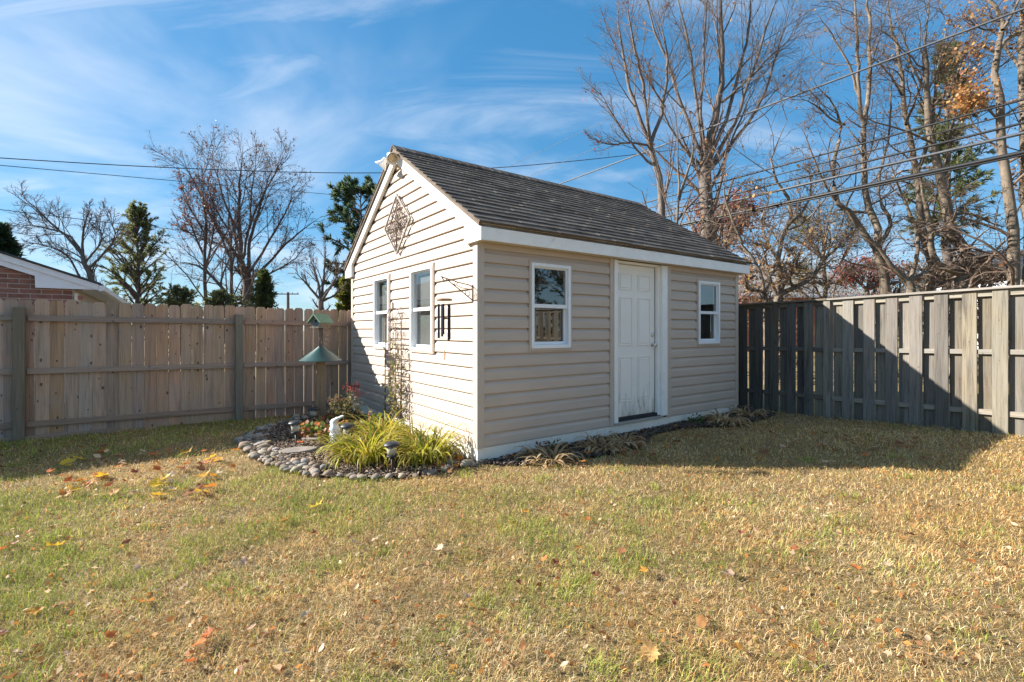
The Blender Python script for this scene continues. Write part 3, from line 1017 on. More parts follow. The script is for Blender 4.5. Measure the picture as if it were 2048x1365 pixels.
def build_roof():
    root = empty('roof'); root.parent = shed
    x0, x1 = -0.085, LEN + 0.115
    th = math.atan(PITCH)
    # deck
    for sgn in (0, 1):
        e = EAVE0 if sgn == 0 else EAVE1
        d = MB()
        pl = [(e, EAVE_Z - 0.014), (RIDGE_V, RIDGE_Z - 0.014), (RIDGE_V, RIDGE_Z - 0.055), (e, EAVE_Z - 0.055)]
        if sgn: pl = pl[::-1]
        d.prism(pl, x0 + 0.012, x1 - 0.012, 'x')
        d.build('roof_deck', MT['sheath'], root)
    rng = random.Random(5)
    Ls = (RIDGE_V - EAVE0) / math.cos(th)
    expo = 0.1415
    n = int(Ls / expo) + 1
    for sgn in (0, 1):
        for i in range(n):
            s0 = -0.028 + i * expo
            s1 = min(s0 + expo + 0.05, Ls + 0.01)
            mb = MB()
            x = x0 - (0.305 if i % 2 else 0.15) * 1.0
            xs = []
            while x < x1:
                xs.append(x); x += 0.305
            for xa in xs:
                a, b = max(xa + 0.003, x0 + rng.uniform(-0.006, 0.004)), min(xa + 0.302, x1 + rng.uniform(-0.004, 0.006))
                if b - a < 0.02: continue
                dz0 = 0.0235 + rng.uniform(-0.0015, 0.004); jit = rng.uniform(-0.005, 0.004)
                vs_ = []
                for (s, t) in ((s0 + jit, 0.001), (s0 + jit + rng.uniform(-0.003, 0.003), dz0), (s1, 0.0065), (s1, 0.0005)):
                    for xx in (a, b):
                        v = EAVE0 + s * math.cos(th) - t * math.sin(th)
                        zz = EAVE_Z - 0.012 + s * math.sin(th) + t * math.cos(th)
                        if sgn: v = RIDGE_V * 2 - v
                        vs_.append((xx, v, zz))
                fs_ = [(0, 1, 3, 2), (2, 3, 5, 4), (4, 5, 7, 6), (6, 7, 1, 0), (0, 2, 4, 6), (1, 7, 5, 3)]
                if sgn: fs_ = [f[::-1] for f in fs_]
                mb.add(vs_, fs_)
            mb.build('shingle_course', MT['shingle'], root)
    # ridge caps
    x = x0
    while x < x1 - 0.02:
        cap = MB()
        b = min(x + 0.20, x1)
        w = 0.14
        vs_ = []
        for xx, t in ((x, 0.018), (b, 0.012)):
            for (v, dz) in ((-w, -w * PITCH), (0, 0.006), (w, -w * PITCH)):
                vs_.append((xx, RIDGE_V + v, RIDGE_Z + dz + t + 0.012))
                vs_.append((xx, RIDGE_V + v, RIDGE_Z + dz + t - 0.002))
        fs_ = [(0, 6, 8, 2), (2, 8, 10, 4), (1, 3, 9, 7), (3, 5, 11, 9), (0, 2, 3, 1), (2, 4, 5, 3), (6, 7, 9, 8), (8, 9, 11, 10), (0, 1, 7, 6), (4, 10, 11, 5)]
        cap.add(vs_, fs_)
        cap.build('ridge_cap', MT['shingle'], root)
        x += 0.145
    # fascias
    for e, s in ((EAVE0, 1), (EAVE1, -1)):
        fa = MB()
        y0, y1 = sorted((e, e + s * 0.022))
        fa.box(0.0005, LEN - 0.0005, y0, y1, EAVE_Z - 0.190, EAVE_Z - 0.026, 0.002)
        fa.build('fascia', MT['white'], root)
        de = MB()
        y0, y1 = sorted((e - s * 0.012, e + s * 0.03))
        de.box(-0.052, LEN + 0.104, y0, y1, EAVE_Z - 0.0255, EAVE_Z - 0.0125, 0.001)
        de.build('drip_edge', MT['soffit'], root)
    # vented soffit strips
    for (y0, y1) in ((EAVE0 + 0.0225, -0.002), (WID + 0.002, EAVE1 - 0.0225)):
        x = 0.001
        while x < LEN - 0.01:
            b = min(x + 0.1, LEN - 0.001)
            MB().box(x + 0.0015, b - 0.0015, y0, y1, ZS + 0.0005, ZS + 0.010, 0.0015).build('soffit_panel', MT['soffit'], root)
            x += 0.1
    # rake boards with boxed returns at the eaves (both gables)
    for (xa, xb) in ((-0.046, -0.0), (LEN + 0.0, LEN + 0.098)):
        for s in (0, 1):
            w = 0.185
            ins = 0.34
            def vv(v): return v if s == 0 else EAVE0 + EAVE1 - v
            e = EAVE0
            pl = [(e + 0.0, EAVE_Z - 0.016), (RIDGE_V, RIDGE_Z - 0.016), (RIDGE_V, RIDGE_Z - 0.016 - w),
                  (e + ins, zroof(e + ins) - 0.016 - w), (e + ins, ZS - 0.004), (e, ZS - 0.004)]
            pl = [(vv(a), b) for (a, b) in pl]
            if s: pl = pl[::-1]
            rb = MB().prism(pl, xa - 0.003, xb + 0.0, 'x')
            rb.build('rake_board', MT['white'] if s == 0 else MT['white'], root)
    # dark roof edge lines under the shingles along the gable
    return root


build_roof()

# ------------------------------------------------------------------ left fence (dog-eared pickets behind rails)
def build_left_fence():
    v0 = 4.25
    root = empty('picket_fence', sp(-6.2, v0, 0), TH)
    tag(root, 'brown dog-eared cedar picket fence behind the flower bed', 'fence')
    ux = -6.2
    x_end = 6.2 + 0.6
    fall = lambda x: -0.010 * x                # top line sinks towards the shed
    rng = random.Random(11)
    # pickets (several meshes shared)
    metas = []
    for k in range(6):
        w = 0.1385 - 0.001 * (k % 3)
        H = 1.80
        ear = 0.030 + 0.004 * (k % 2)
        pl = [(-w / 2, 0), (w / 2, 0), (w / 2, H - ear), (w / 2 - ear * 0.75, H), (-w / 2 + ear * 0.75, H), (-w / 2, H - ear)]
        # chamfered front edge
        mb = MB().prism(pl, 0.0, 0.016, 'y')
        metas.append(mb.mesh('picket', MT['picket']))
    x = -1.4
    p1 = None
    # post positions in fence coordinates
    def proj_u(px):
        d = np.array([(px - CX) / F_PX, 1.0]); t = (O @ V + v0) / (d @ V); p = d * t
        return float((p - O) @ U) - ux
    posts = [proj_u(37), proj_u(479)]
    step = posts[1] - posts[0]
    posts = [posts[0] - step] + posts + [posts[1] + step]
    x = posts[0] + 0.02
    while x < x_end:
        k = rng.randrange(6)
        gap = 0.0015 if x < posts[2] else 0.0045
        o = obj_from('picket', metas[k], root, (x + 0.07, 0.105 + rng.uniform(-0.002, 0.003), 0.028 + fall(x) + rng.uniform(-0.012, 0.012)),
                     (rng.uniform(-0.004, 0.004), rng.uniform(-0.004, 0.004), 0))
        x += 0.1395 + gap + rng.uniform(-0.001, 0.002)
    for i, px_ in enumerate(posts):
        mb = MB().box(-0.054, 0.054, -0.01, 0.098, -0.3, 1.70 if i != 1 else 1.72, 0.006)
        mb.build('post', MT['fpost'], root, (px_, 0.0, fall(px_)))
    for i in range(len(posts) - 1):
        a, b = posts[i] + 0.055, posts[i + 1] - 0.055
        if i == len(posts) - 2: b = x_end
        for zc in (1.585, 0.905, 0.225):
            mb = MB().box(a, b, 0.062, 0.1035, zc - 0.036, zc + 0.036, 0.003)
            o = mb.build('rail', MT['rail'], root, (0, 0, fall((a + b) / 2)), (0, R(0.573), 0))
            o.location = (0, 0, 0)
    MB().box(posts[0], posts[1] + 0.95, 0.035, 0.060, -0.06, 0.065, 0.003).build('kick_board', MT['rail'], root)
    # last panel behind the shed carries the same posts
    return root


build_left_fence()


# ------------------------------------------------------------------ right fence (board on board)
def build_right_fence():
    base = np.array([4.867, 7.435]); dr = np.array([-0.542, 0.840]); dr /= np.linalg.norm(dr)
    ang = math.atan2(dr[1], dr[0])
    root = empty('board_fence', (base[0], base[1], 0.0), ang)
    tag(root, 'weathered grey board-on-board fence right of the shed', 'fence')
    rng = random.Random(21)
    gz = lambda t: float(ground_h(*(base + dr * t)))
    rise = lambda t: 0.08 - 0.020 * t if t < 0 else 0.08 - 0.012 * t
    # local x along the fence (away from camera), local +y towards the lawn side?  left of travel = lawn side
    lawn = 1.0
    metas = []
    for k in range(5):
        w = 0.139 + 0.002 * (k % 3)
        mb = MB().box(-w / 2, w / 2, -0.008, 0.008, 0.0, 1.829, 0.003)
        metas.append(mb.mesh('board', MT['gboard']))
    dark = []
    for k in range(5):
        w = 0.139 + 0.002 * (k % 3)
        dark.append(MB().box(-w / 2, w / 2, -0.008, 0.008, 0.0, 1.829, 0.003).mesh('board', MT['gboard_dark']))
    t0, t1 = -9.52, 4.4
    step = 0.272
    t = t0; i = 0
    while t < t1:
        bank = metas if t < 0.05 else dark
        h = rise(t)
        rot = (rng.uniform(-0.004, 0.004), rng.uniform(-0.006, 0.006), 0)
        if abs(t) > 0.10:
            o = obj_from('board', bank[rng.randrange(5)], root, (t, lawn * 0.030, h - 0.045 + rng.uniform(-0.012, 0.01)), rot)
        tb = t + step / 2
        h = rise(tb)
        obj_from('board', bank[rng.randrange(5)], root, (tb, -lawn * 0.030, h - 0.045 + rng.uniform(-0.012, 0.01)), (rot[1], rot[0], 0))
        t += step; i += 1
    posts = [-9.6, -7.2, -4.8, -2.4, 0.0, 2.4]
    for p in posts:
        if p in (0.0,):
            MB().box(-0.047, 0.047, -0.045, 0.062, -0.35, 1.785, 0.004).build('post', MT['gboard'], root, (p, 0, rise(p) - 0.01))
        else:
            MB().box(-0.045, 0.045, -0.0205, 0.0205, -0.35, 1.785, 0.004).build('post', MT['gboard'], root, (p, 0, rise(p) - 0.01))
    for a, b in zip(posts, posts[1:] + [t1]):
        ha, hb = rise(a), rise(b)
        tilt = -math.atan2(hb - ha, b - a)
        mid = (a + b) / 2
        L = b - a
        for zc, hh in ((1.745, 0.036), (1.03, 0.030), (0.29, 0.032)):
            # rails are cut between the posts
            mb = MB().box(-L / 2 + 0.048, L / 2 - 0.049, -0.0205, 0.0205, -hh, hh, 0.003)
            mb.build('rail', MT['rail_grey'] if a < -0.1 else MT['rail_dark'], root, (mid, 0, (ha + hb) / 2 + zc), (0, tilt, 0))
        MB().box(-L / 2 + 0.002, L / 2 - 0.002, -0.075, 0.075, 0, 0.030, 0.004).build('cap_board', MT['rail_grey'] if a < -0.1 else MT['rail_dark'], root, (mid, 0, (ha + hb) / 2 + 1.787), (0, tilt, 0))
    return root


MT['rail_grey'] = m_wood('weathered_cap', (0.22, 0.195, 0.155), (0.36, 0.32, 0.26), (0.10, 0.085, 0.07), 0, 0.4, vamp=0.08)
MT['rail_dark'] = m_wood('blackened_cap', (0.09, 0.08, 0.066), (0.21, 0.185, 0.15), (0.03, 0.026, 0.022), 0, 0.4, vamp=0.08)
build_right_fence()


# ------------------------------------------------------------------ houses
def build_brick_house():
    vq = 8.30
    uc = -4.08                          # right corner of the gable wall
    root = empty('brick_house', sp(uc, vq, 0), TH)
    tag(root, 'red brick house with white rake board beyond the left fence', 'house')
    W = 9.0
    pitch = 0.363
    ridge_x = -4.6
    z_at = lambda x: 2.36 + pitch * ((0.22 - x) if x > ridge_x else (x - 2 * ridge_x + 0.22))
    # core wall
    pl = [(-W - 0.2, 0), (-0.012, 0), (-0.012, 2.28), (ridge_x, z_at(ridge_x) - 0.12), (-W - 0.2, 2.28)]
    MB().prism(pl, 0.012, 0.2, 'y').build('wall', MT['mortar'], root)
    MB().box(-0.21, -0.012, 0.205, 9.0, 0, 2.25).build('wall', MT['mortar'], root)
    # bricks on the part of the wall that shows, lower courses as one plain sheet
    bh, bl = 0.0905, 0.298
    rng = random.Random(2)
    br = [MB().box(0, bl - 0.016, 0, 0.05, 0, bh - 0.016, 0.003).mesh('brick', MT['brick']),
          MB().box(0, bl / 2 - 0.016, 0, 0.05, 0, bh - 0.016, 0.003).mesh('brick', MT['brick'])]
    row = 0
    z = 1.28
    while z < 2.85:
        x = -3.6 - (bl / 2 if row % 2 else 0)
        while x < -0.01:
            if z + bh < z_at(x) - 0.16:
                full = x + bl <= 0.005
                o = obj_from('brick', br[0] if full else br[1], root, (x if full or True else x, -0.0 + rng.uniform(-0.001, 0.002), z + 0.008))
            x += bl
        z += bh; row += 1
    # white rake board, frieze return, soffit and fascia
    rk = MB()
    x0, x1 = -7.0, 0.36
    def zr(x): return 2.36 + pitch * (0.22 - x)
    rk.prism([(ridge_x, zr(ridge_x)), (x1, zr(x1)), (x1, zr(x1) - 0.11), (ridge_x, zr(ridge_x) - 0.11)][::-1], -0.16, -0.13, 'y')
    rk.build('rake_board', MT['housewhite'], root)
    fz = MB().prism([(ridge_x, zr(ridge_x) - 0.10), (x1 - 0.02, zr(x1) - 0.10), (x1 - 0.02, 2.205), (-0.54, 2.205), (-0.545, zr(-0.545) - 0.215), (ridge_x, zr(ridge_x) - 0.215)][::-1], -0.128, -0.10, 'y')
    fz.build('frieze_board', MT['housewhite'], root)
    MB().prism([(ridge_x, zr(ridge_x) + 0.035), (x1 + 0.03, zr(x1) + 0.035), (x1 + 0.03, zr(x1) + 0.004), (ridge_x, zr(ridge_x) + 0.004)][::-1], -0.2, 9.2, 'y').build('roof', MT['roof_dark'], root)
    lx = 2 * ridge_x - x1
    MB().prism([(ridge_x, zr(ridge_x) + 0.035), (ridge_x, zr(ridge_x) + 0.004), (lx, zr(x1) + 0.004), (lx, zr(x1) + 0.035)][::-1], -0.2, 9.2, 'y').build('roof', MT['roof_dark'], root)
    MB().box(0.005, x1 - 0.03, -0.098, 9.0, 2.21, 2.222).build('soffit', MT['housewhite'], root)
    MB().box(x1 - 0.018, x1 + 0.002, -0.098, 9.0, 2.205, zr(x1) + 0.002).build('fascia', MT['housewhite'], root)
    g = MB().prism([(x1 + 0.004, zr(x1) - 0.02), (x1 + 0.10, zr(x1) - 0.02), (x1 + 0.085, zr(x1) - 0.11), (x1 + 0.004, zr(x1) - 0.13)], -0.15, 9.0, 'y')
    g.build('gutter', MT['housewhite'], root)
    MB().prism([(-0.008, 1.0), (0.04, 1.0), (0.04, 2.13), (-0.008, 2.13)], -0.02, 0.20, 'y').build('corner_trim', MT['soffit'], root)


build_brick_house()


def far_house(name, label, x0, x1, y0, depth, zeave, zridge, wall_m, roof_m, wins):
    root = empty(name, (x0, y0, 0))
    tag(root, label, 'house')
    L = x1 - x0
    MB().box(0, L, 0, depth, -0.5, zeave, 0.01).build('wall', MT[wall_m], root)
    e = 0.45
    MB().prism([(-e, zeave - 0.12), (depth / 2, zridge), (depth + e, zeave - 0.12), (depth + e, zeave + 0.02), (depth / 2, zridge + 0.14), (-e, zeave + 0.02)], -0.4, L + 0.4, 'x').build('roof', MT[roof_m], root)
    MB().box(-0.4, L + 0.4, -e - 0.12, -e - 0.005, zeave - 0.14, zeave + 0.0, 0.01).build('gutter', MT['housewhite'], root)
    for (wx, wz, ww, wh) in wins:
        w = MB()
        for (a, b, c, d) in ((wx, wx + 0.07, wz, wz + wh), (wx + ww - 0.07, wx + ww, wz, wz + wh), (wx + 0.07, wx + ww - 0.07, wz, wz + 0.07), (wx + 0.07, wx + ww - 0.07, wz + wh - 0.07, wz + wh)):
            w.box(a, b, -0.05, -0.002, c, d)
        wo = w.build('window', MT['housewhite'], root)
        MB().box(wx + 0.07, wx + ww - 0.07, -0.02, -0.004, wz + 0.07, wz + wh - 0.07).build('pane', MT['darkpane'], wo)
    return root


far_house('far_brick_house', 'brick house with pale grey roof behind the bare trees', 13.2, 21.5, 30, 8, 3.55, 5.6, 'brickfar', 'roof_grey',
          [(2.6, 1.9, 1.1, 1.45), (5.6, 1.9, 1.1, 1.45)])
far_house('far_white_house', 'white house with dark roof at the right edge', 27.5, 40.0, 26, 5.5, 4.15, 6.0, 'housewhite', 'roof_dark',
          [(2.5, 1.6, 1.2, 1.5), (5.5, 1.6, 1.2, 1.5), (8.6, 1.6, 1.2, 1.5)])


# ------------------------------------------------------------------ trees
def resample(pts, n):
    p = np.asarray(pts, float)
    for _ in range(2):                 # corner cutting keeps end points
        if len(p) > 2:
            q = np.empty((2 * len(p) - 2, 3))
            q[0::2] = p[:-1] * 0.75 + p[1:] * 0.25
            q[1::2] = p[:-1] * 0.25 + p[1:] * 0.75
            p = np.vstack([p[:1], q, p[-1:]])
    s = np.concatenate([[0], np.cumsum(np.linalg.norm(np.diff(p, axis=0), axis=1))])
    t = np.linspace(0, s[-1], n)
    return np.stack([np.interp(t, s, p[:, k]) for k in range(3)], -1)


def norm(a):
    return a / np.maximum(np.linalg.norm(a, axis=-1, keepdims=True), 1e-9)


def spawn(rng, PP, PR, n, s0, s1, lmul, ang, up, wig, nseg, rmul, rmin, lmin=0.0, lmax=99.0, flat=0.0):
    """children of every parent polyline at once"""
    Np, S, _ = PP.shape
    plen = np.linalg.norm(np.diff(PP, axis=1), axis=2).sum(1)
    par = np.repeat(np.arange(Np), n)
    M = len(par)
    base_s = np.tile((np.arange(n) + 0.5) / n, Np) + rng.uniform(-0.5, 0.5, M) / n
    s = s0 + (s1 - s0) * np.clip(base_s, 0, 1)
    f = s * (S - 1)
    i0 = np.clip(f.astype(int), 0, S - 2); w = (f - i0)[:, None]
    p0 = PP[par, i0] * (1 - w) + PP[par, i0 + 1] * w
    tan = norm(PP[par, i0 + 1] - PP[par, i0])
    pr = PR[par, i0] * (1 - w[:, 0]) + PR[par, i0 + 1] * w[:, 0]
    rv = norm(rng.normal(size=(M, 3)))
    side = norm(rv - tan * (rv * tan).sum(1, keepdims=True))
    a = np.radians(rng.uniform(ang[0], ang[1], M))[:, None]
    d = norm(tan * np.cos(a) + side * np.sin(a))
    L = np.clip(plen[par] * rng.uniform(lmul[0], lmul[1], M) * (1.15 - 0.6 * s), lmin, lmax)
    pts = np.empty((M, nseg + 1, 3)); pts[:, 0] = p0
    for k in range(nseg):
        d = d + rng.normal(size=(M, 3)) * wig
        d[:, 2] += up
        if flat: d[:, 2] *= (1 - flat)
        d = norm(d)
        pts[:, k + 1] = pts[:, k] + d * (L / nseg)[:, None]
    r0 = np.maximum(pr * rmul, rmin)
    taper = np.linspace(1, 0.35, nseg + 1)
    rad = np.maximum(r0[:, None] * taper[None], rmin * 0.8)
    return pts, rad


def tubes(PP, PR, k):
    """vectorised tubes for polylines of equal point count"""
    Np, S, _ = PP.shape
    t = np.empty_like(PP)
    t[:, 1:-1] = PP[:, 2:] - PP[:, :-2]; t[:, 0] = PP[:, 1] - PP[:, 0]; t[:, -1] = PP[:, -1] - PP[:, -2]
    t = norm(t)
    ref = np.where(np.abs(t[:, :1, 2:3]) < 0.9, np.array([0, 0, 1.0]), np.array([1.0, 0, 0]))
    a = norm(np.cross(t, np.broadcast_to(ref, t.shape)))
    b = np.cross(t, a)
    w = 2 * np.pi * np.arange(k) / k
    v = PP[:, :, None] + (a[:, :, None] * np.cos(w)[:, None] + b[:, :, None] * np.sin(w)[:, None]) * PR[:, :, None, None]
    idx = np.arange(Np * S * k).reshape(Np, S, k)
    q = np.stack([idx[:, :-1], np.roll(idx[:, :-1], -1, 2), np.roll(idx[:, 1:], -1, 2), idx[:, 1:]], -1)
    return v.reshape(-1, 3), q.reshape(-1, 4)


def join(parts):
    vs_, fs_, o = [], [], 0
    for (v, f) in parts:
        vs_.append(v); fs_.append(f + o); o += len(v)
    return np.concatenate(vs_), fs_


def cards(rng, pos, size, aspect=1.0, down=0.0, dirs=None, three=False):
    """little leaf faces: a bent quad strip at each position"""
    n = len(pos)
    d = norm(rng.normal(size=(n, 3))) if dirs is None else norm(dirs + rng.normal(size=(n, 3)) * 0.35)
    d[:, 2] -= down; d = norm(d)
    s = norm(np.cross(d, norm(rng.normal(size=(n, 3)))))
    L = (size[0] + (size[1] - size[0]) * rng.random(n))[:, None]
    W = L * aspect
    up = np.cross(d, s)
    v = np.stack([pos, pos + d * L * 0.5 + s * W * 0.5 + up * L * 0.08, pos + d * L, pos + d * L * 0.5 - s * W * 0.5 + up * L * 0.08], 1)
    f = np.arange(n * 4).reshape(n, 4)
    return v.reshape(-1, 3), f


def mixcols(rng, n, palette, jit=0.18, rep=1):
    pal = np.array(palette, float)
    c = pal[rng.integers(0, len(pal), n)]
    c = c * (1 + rng.uniform(-jit, jit, (n, 1)))
    return np.repeat(c, rep, 0)


def bare_tree(name, label, Y, base, stems, seed, lv, cat='tree', group=None, bark='bark', twig='twig', leaves=None, dy=0.6, k_trunk=9):
    """stems: list of (pixel polyline, start width px, end width px); the first starts at the trunk base"""
    rng = np.random.default_rng(seed)
    bx = (base - CX) / F_PX * Y
    gz = float(ground_h(bx, Y))
    root = empty(name, (bx, Y, gz))
    tag(root, label, cat, group)
    SP, SR = [], []
    for i, (pp, w0, w1) in enumerate(stems):
        off = 0.0 if i == 0 else rng.uniform(-dy, dy)
        pts = [np.array(P(px, py, Y + off * (j / max(1, len(pp) - 1)))) for j, (px, py) in enumerate(pp)]
        if i == 0:
            pts = [np.array([bx, Y, gz - 0.15])] + pts
        pts = resample(pts, 14)
        seg = np.linalg.norm(np.diff(pts, axis=0), axis=1).sum()
        pts[1:-1] += rng.normal(size=(12, 3)) * seg * 0.004
        SP.append(pts)
        r = np.linspace(w0, w1, 14) * Y / F_PX / 2
        if i == 0: r[0] *= 1.25; r[1] *= 1.08
        if w1 < 6.5: r[-4:] *= np.array([0.8, 0.62, 0.42, 0.22])
        SR.append(r)
    SP = np.array(SP); SR = np.array(SR)
    off = np.array([bx, Y, gz])
    v, f = tubes(SP - off, SR, k_trunk)
    obj_from('trunk', np_mesh('trunk', v, f, MT[bark], True), root)
    parts = []
    cur, curR = SP, SR
    tips = []
    for j, a in enumerate(lv):
        cur, curR = spawn(rng, cur, curR, **a)
        parts.append(tubes(cur - off, curR, 5 if j == 0 else 3))
        tips.append(cur)
    v, fl = join(parts)
    obj_from('crown', np_mesh('crown', v, fl, MT[twig], True), root)
    if leaves:
        tp = tips[-1][:, -1] - off
        extra = tips[-1][:, tips[-1].shape[1] // 2] - off
        tp = np.concatenate([tp, extra])
        keep = rng.random(len(tp)) < leaves['frac']
        if 'box' in leaves:
            px = (tp[:, 0] + off[0]) / (tp[:, 1] + off[1]) * F_PX + CX
            py = HY - (tp[:, 2] + off[2] - EYE) / (tp[:, 1] + off[1]) * F_PX
            kb = np.zeros(len(tp), bool)
            for (cx_, cy_, rx, ry, pr) in leaves['box']:
                kb |= (((px - cx_) / rx) ** 2 + ((py - cy_) / ry) ** 2 < 1) & (rng.random(len(tp)) < pr)
            keep |= kb
        tp = np.repeat(tp[keep], leaves.get('per', 2), 0)
        tp = tp + rng.normal(size=tp.shape) * leaves.get('spread', 0.08)
        v, f = cards(rng, tp, leaves['size'], leaves.get('aspect', 0.8), 0.3)
        obj_from('foliage', np_mesh('foliage', v, f, MT['foliage'], False, mixcols(rng, len(tp), leaves['pal'], 0.25, 4)), root)
    return root


def L_(n, s0, s1, lm, ang, up, wig, nseg, rmul, rmin, **k):
    return dict(n=n, s0=s0, s1=s1, lmul=lm, ang=ang, up=up, wig=wig, nseg=nseg, rmul=rmul, rmin=rmin, **k)


MAPLE = [L_(10, 0.22, 0.98, (0.28, 0.55), (18, 42), 0.06, 0.09, 5, 0.36, 0.009),
         L_(8, 0.15, 1.0, (0.3, 0.6), (20, 50), 0.05, 0.12, 4, 0.45, 0.0046),
         L_(5, 0.2, 1.0, (0.3, 0.65), (20, 55), 0.03, 0.15, 2, 0.5, 0.0030)]
CROOK = [L_(9, 0.25, 1.0, (0.22, 0.5), (30, 75), 0.02, 0.22, 6, 0.36, 0.009),
         L_(8, 0.15, 1.0, (0.35, 0.7), (30, 70), 0.01, 0.22, 4, 0.45, 0.0046),
         L_(5, 0.2, 1.0, (0.35, 0.7), (25, 60), 0.0, 0.2, 2, 0.5, 0.0030)]
FARB = [L_(10, 0.25, 1.0, (0.28, 0.5), (22, 50), 0.05, 0.10, 5, 0.42, 0.018),
        L_(7, 0.15, 1.0, (0.35, 0.65), (22, 55), 0.03, 0.13, 3, 0.5, 0.010),
        L_(8, 0.15, 1.0, (0.35, 0.75), (25, 55), 0.0, 0.16, 2, 0.55, 0.0052)]
RUST = [(0.42, 0.17, 0.06), (0.50, 0.25, 0.09), (0.34, 0.13, 0.06), (0.55, 0.34, 0.12)]
RED = [(0.40, 0.09, 0.05), (0.48, 0.14, 0.06), (0.33, 0.07, 0.05)]
GOLD = [(0.42, 0.23, 0.075), (0.36, 0.17, 0.06), (0.46, 0.30, 0.12)]


def right_trees():
    bare_tree('bare_maple_tree', 'tall bare grey tree with many upright limbs behind the shed roof', 16, 1420,
              [([(1416, 480), (1414, 400), (1408, 345), (1413, 312)], 32.4, 23.4),
               ([(1410, 330), (1424, 270), (1440, 200), (1446, 110), (1440, 20), (1436, -90)], 15.84, 4.55),
               ([(1408, 330), (1396, 240), (1388, 150), (1372, 60), (1340, -60)], 7.2, 2.6),
               ([(1412, 320), (1402, 230), (1408, 110), (1412, 0), (1420, -80)], 6.48, 2.6),
               ([(1408, 335), (1376, 250), (1352, 180), (1322, 90), (1296, 10), (1280, -60)], 7.92, 2.6),
               ([(1416, 330), (1448, 250), (1470, 180), (1492, 90), (1500, 0), (1508, -70)], 8.64, 2.6),
               ([(1418, 336), (1464, 262), (1496, 180), (1518, 100), (1545, 20), (1570, -60)], 7.92, 2.6),
               ([(1418, 342), (1480, 270), (1532, 190), (1556, 90), (1590, 0)], 7.2, 2.6),
               ([(1412, 345), (1360, 290), (1330, 235), (1310, 180)], 6.48, 1.95),
               ([(1444, 205), (1490, 165), (1545, 110), (1600, 60)], 5.76, 1.95),
               ([(1420, 380), (1452, 320), (1480, 240), (1520, 150)], 5.76, 1.95)],
              31, MAPLE, bark='bark_smooth', twig='twig', leaves=dict(frac=0.006, size=(0.08, 0.14), pal=RUST, per=1))
    bare_tree('bare_slender_tree', 'slender bare tree forking above the shed ridge', 15, 1330,
              [([(1328, 440), (1316, 370), (1306, 300), (1298, 285)], 17, 11),
               ([(1302, 292), (1272, 225), (1252, 150), (1240, 70), (1234, 0)], 9, 3),
               ([(1300, 290), (1293, 200), (1272, 110), (1258, 30), (1250, -30)], 7, 3),
               ([(1302, 288), (1328, 215), (1336, 110), (1316, 20)], 8, 3),
               ([(1300, 292), (1262, 285), (1216, 292), (1180, 272)], 5, 2),
               ([(1306, 330), (1270, 300), (1230, 240), (1196, 175)], 5, 2),
               ([(1330, 215), (1304, 175), (1280, 120)], 4, 2)],
              32, MAPLE, bark='bark_smooth', twig='twig', leaves=dict(frac=0.01, size=(0.06, 0.11), pal=RED, per=1))
    bare_tree('bare_twin_stem_tree', 'thin bare sapling pair rising just right of the ridge end', 14, 1352,
              [([(1350, 445), (1356, 390), (1358, 330), (1352, 250), (1340, 190)], 8, 3),
               ([(1358, 400), (1376, 340), (1390, 290), (1386, 230)], 6, 2)],
              33, [L_(9, 0.2, 1, (0.2, 0.4), (20, 50), 0.05, 0.12, 4, 0.5, 0.008), L_(6, 0.2, 1, (0.3, 0.6), (20, 50), 0.02, 0.15, 3, 0.5, 0.005)])
    bare_tree('crooked_fork_tree', 'crooked leaning tree with pale forked limbs, leftmost behind the board fence', 13, 1778,
              [([(1772, 575), (1762, 530), (1752, 495)], 27.8, 14.1),
               ([(1754, 500), (1728, 462), (1700, 426), (1668, 403), (1664, 365), (1672, 312), (1690, 250), (1650, 190), (1620, 150)], 12, 3.2),
               ([(1756, 495), (1770, 474), (1783, 447), (1776, 428), (1762, 412), (1757, 375)], 9.17, 5.12),
               ([(1756, 498), (1758, 466), (1742, 430), (1728, 390), (1728, 330), (1727, 250), (1731, 235)], 14.1, 8.96),
               ([(1729, 250), (1738, 190), (1741, 110), (1737, 30), (1734, -60)], 9.17, 3.84),
               ([(1729, 250), (1716, 200), (1718, 110), (1712, 40), (1706, -60)], 7.76, 3.2),
               ([(1757, 385), (1762, 330), (1780, 270), (1786, 210), (1775, 140)], 5.64, 1.92),
               ([(1716, 190), (1700, 130), (1665, 70), (1630, 20)], 4.94, 1.92),
               ([(1690, 250), (1660, 240), (1640, 215), (1600, 195)], 4.23, 1.92),
               ([(1668, 400), (1640, 350), (1622, 300), (1600, 250)], 4.94, 1.92)],
              34, CROOK, bark='bark', leaves=dict(frac=0.02, size=(0.045, 0.08), pal=GOLD, per=1))
    bare_tree('dark_forked_tree', 'dark short trunk splitting in a wide V above the fence cap', 12.5, 1824,
              [([(1822, 578), (1816, 562)], 21.2, 15.4),
               ([(1817, 566), (1786, 536), (1764, 505), (1745, 480), (1720, 470)], 12, 3.2),
               ([(1818, 566), (1832, 528), (1838, 470), (1826, 428), (1800, 378), (1782, 335), (1770, 280)], 8.46, 2.56),
               ([(1818, 564), (1850, 545), (1880, 535), (1900, 540)], 7.05, 5.12)],
              35, CROOK, bark='bark')
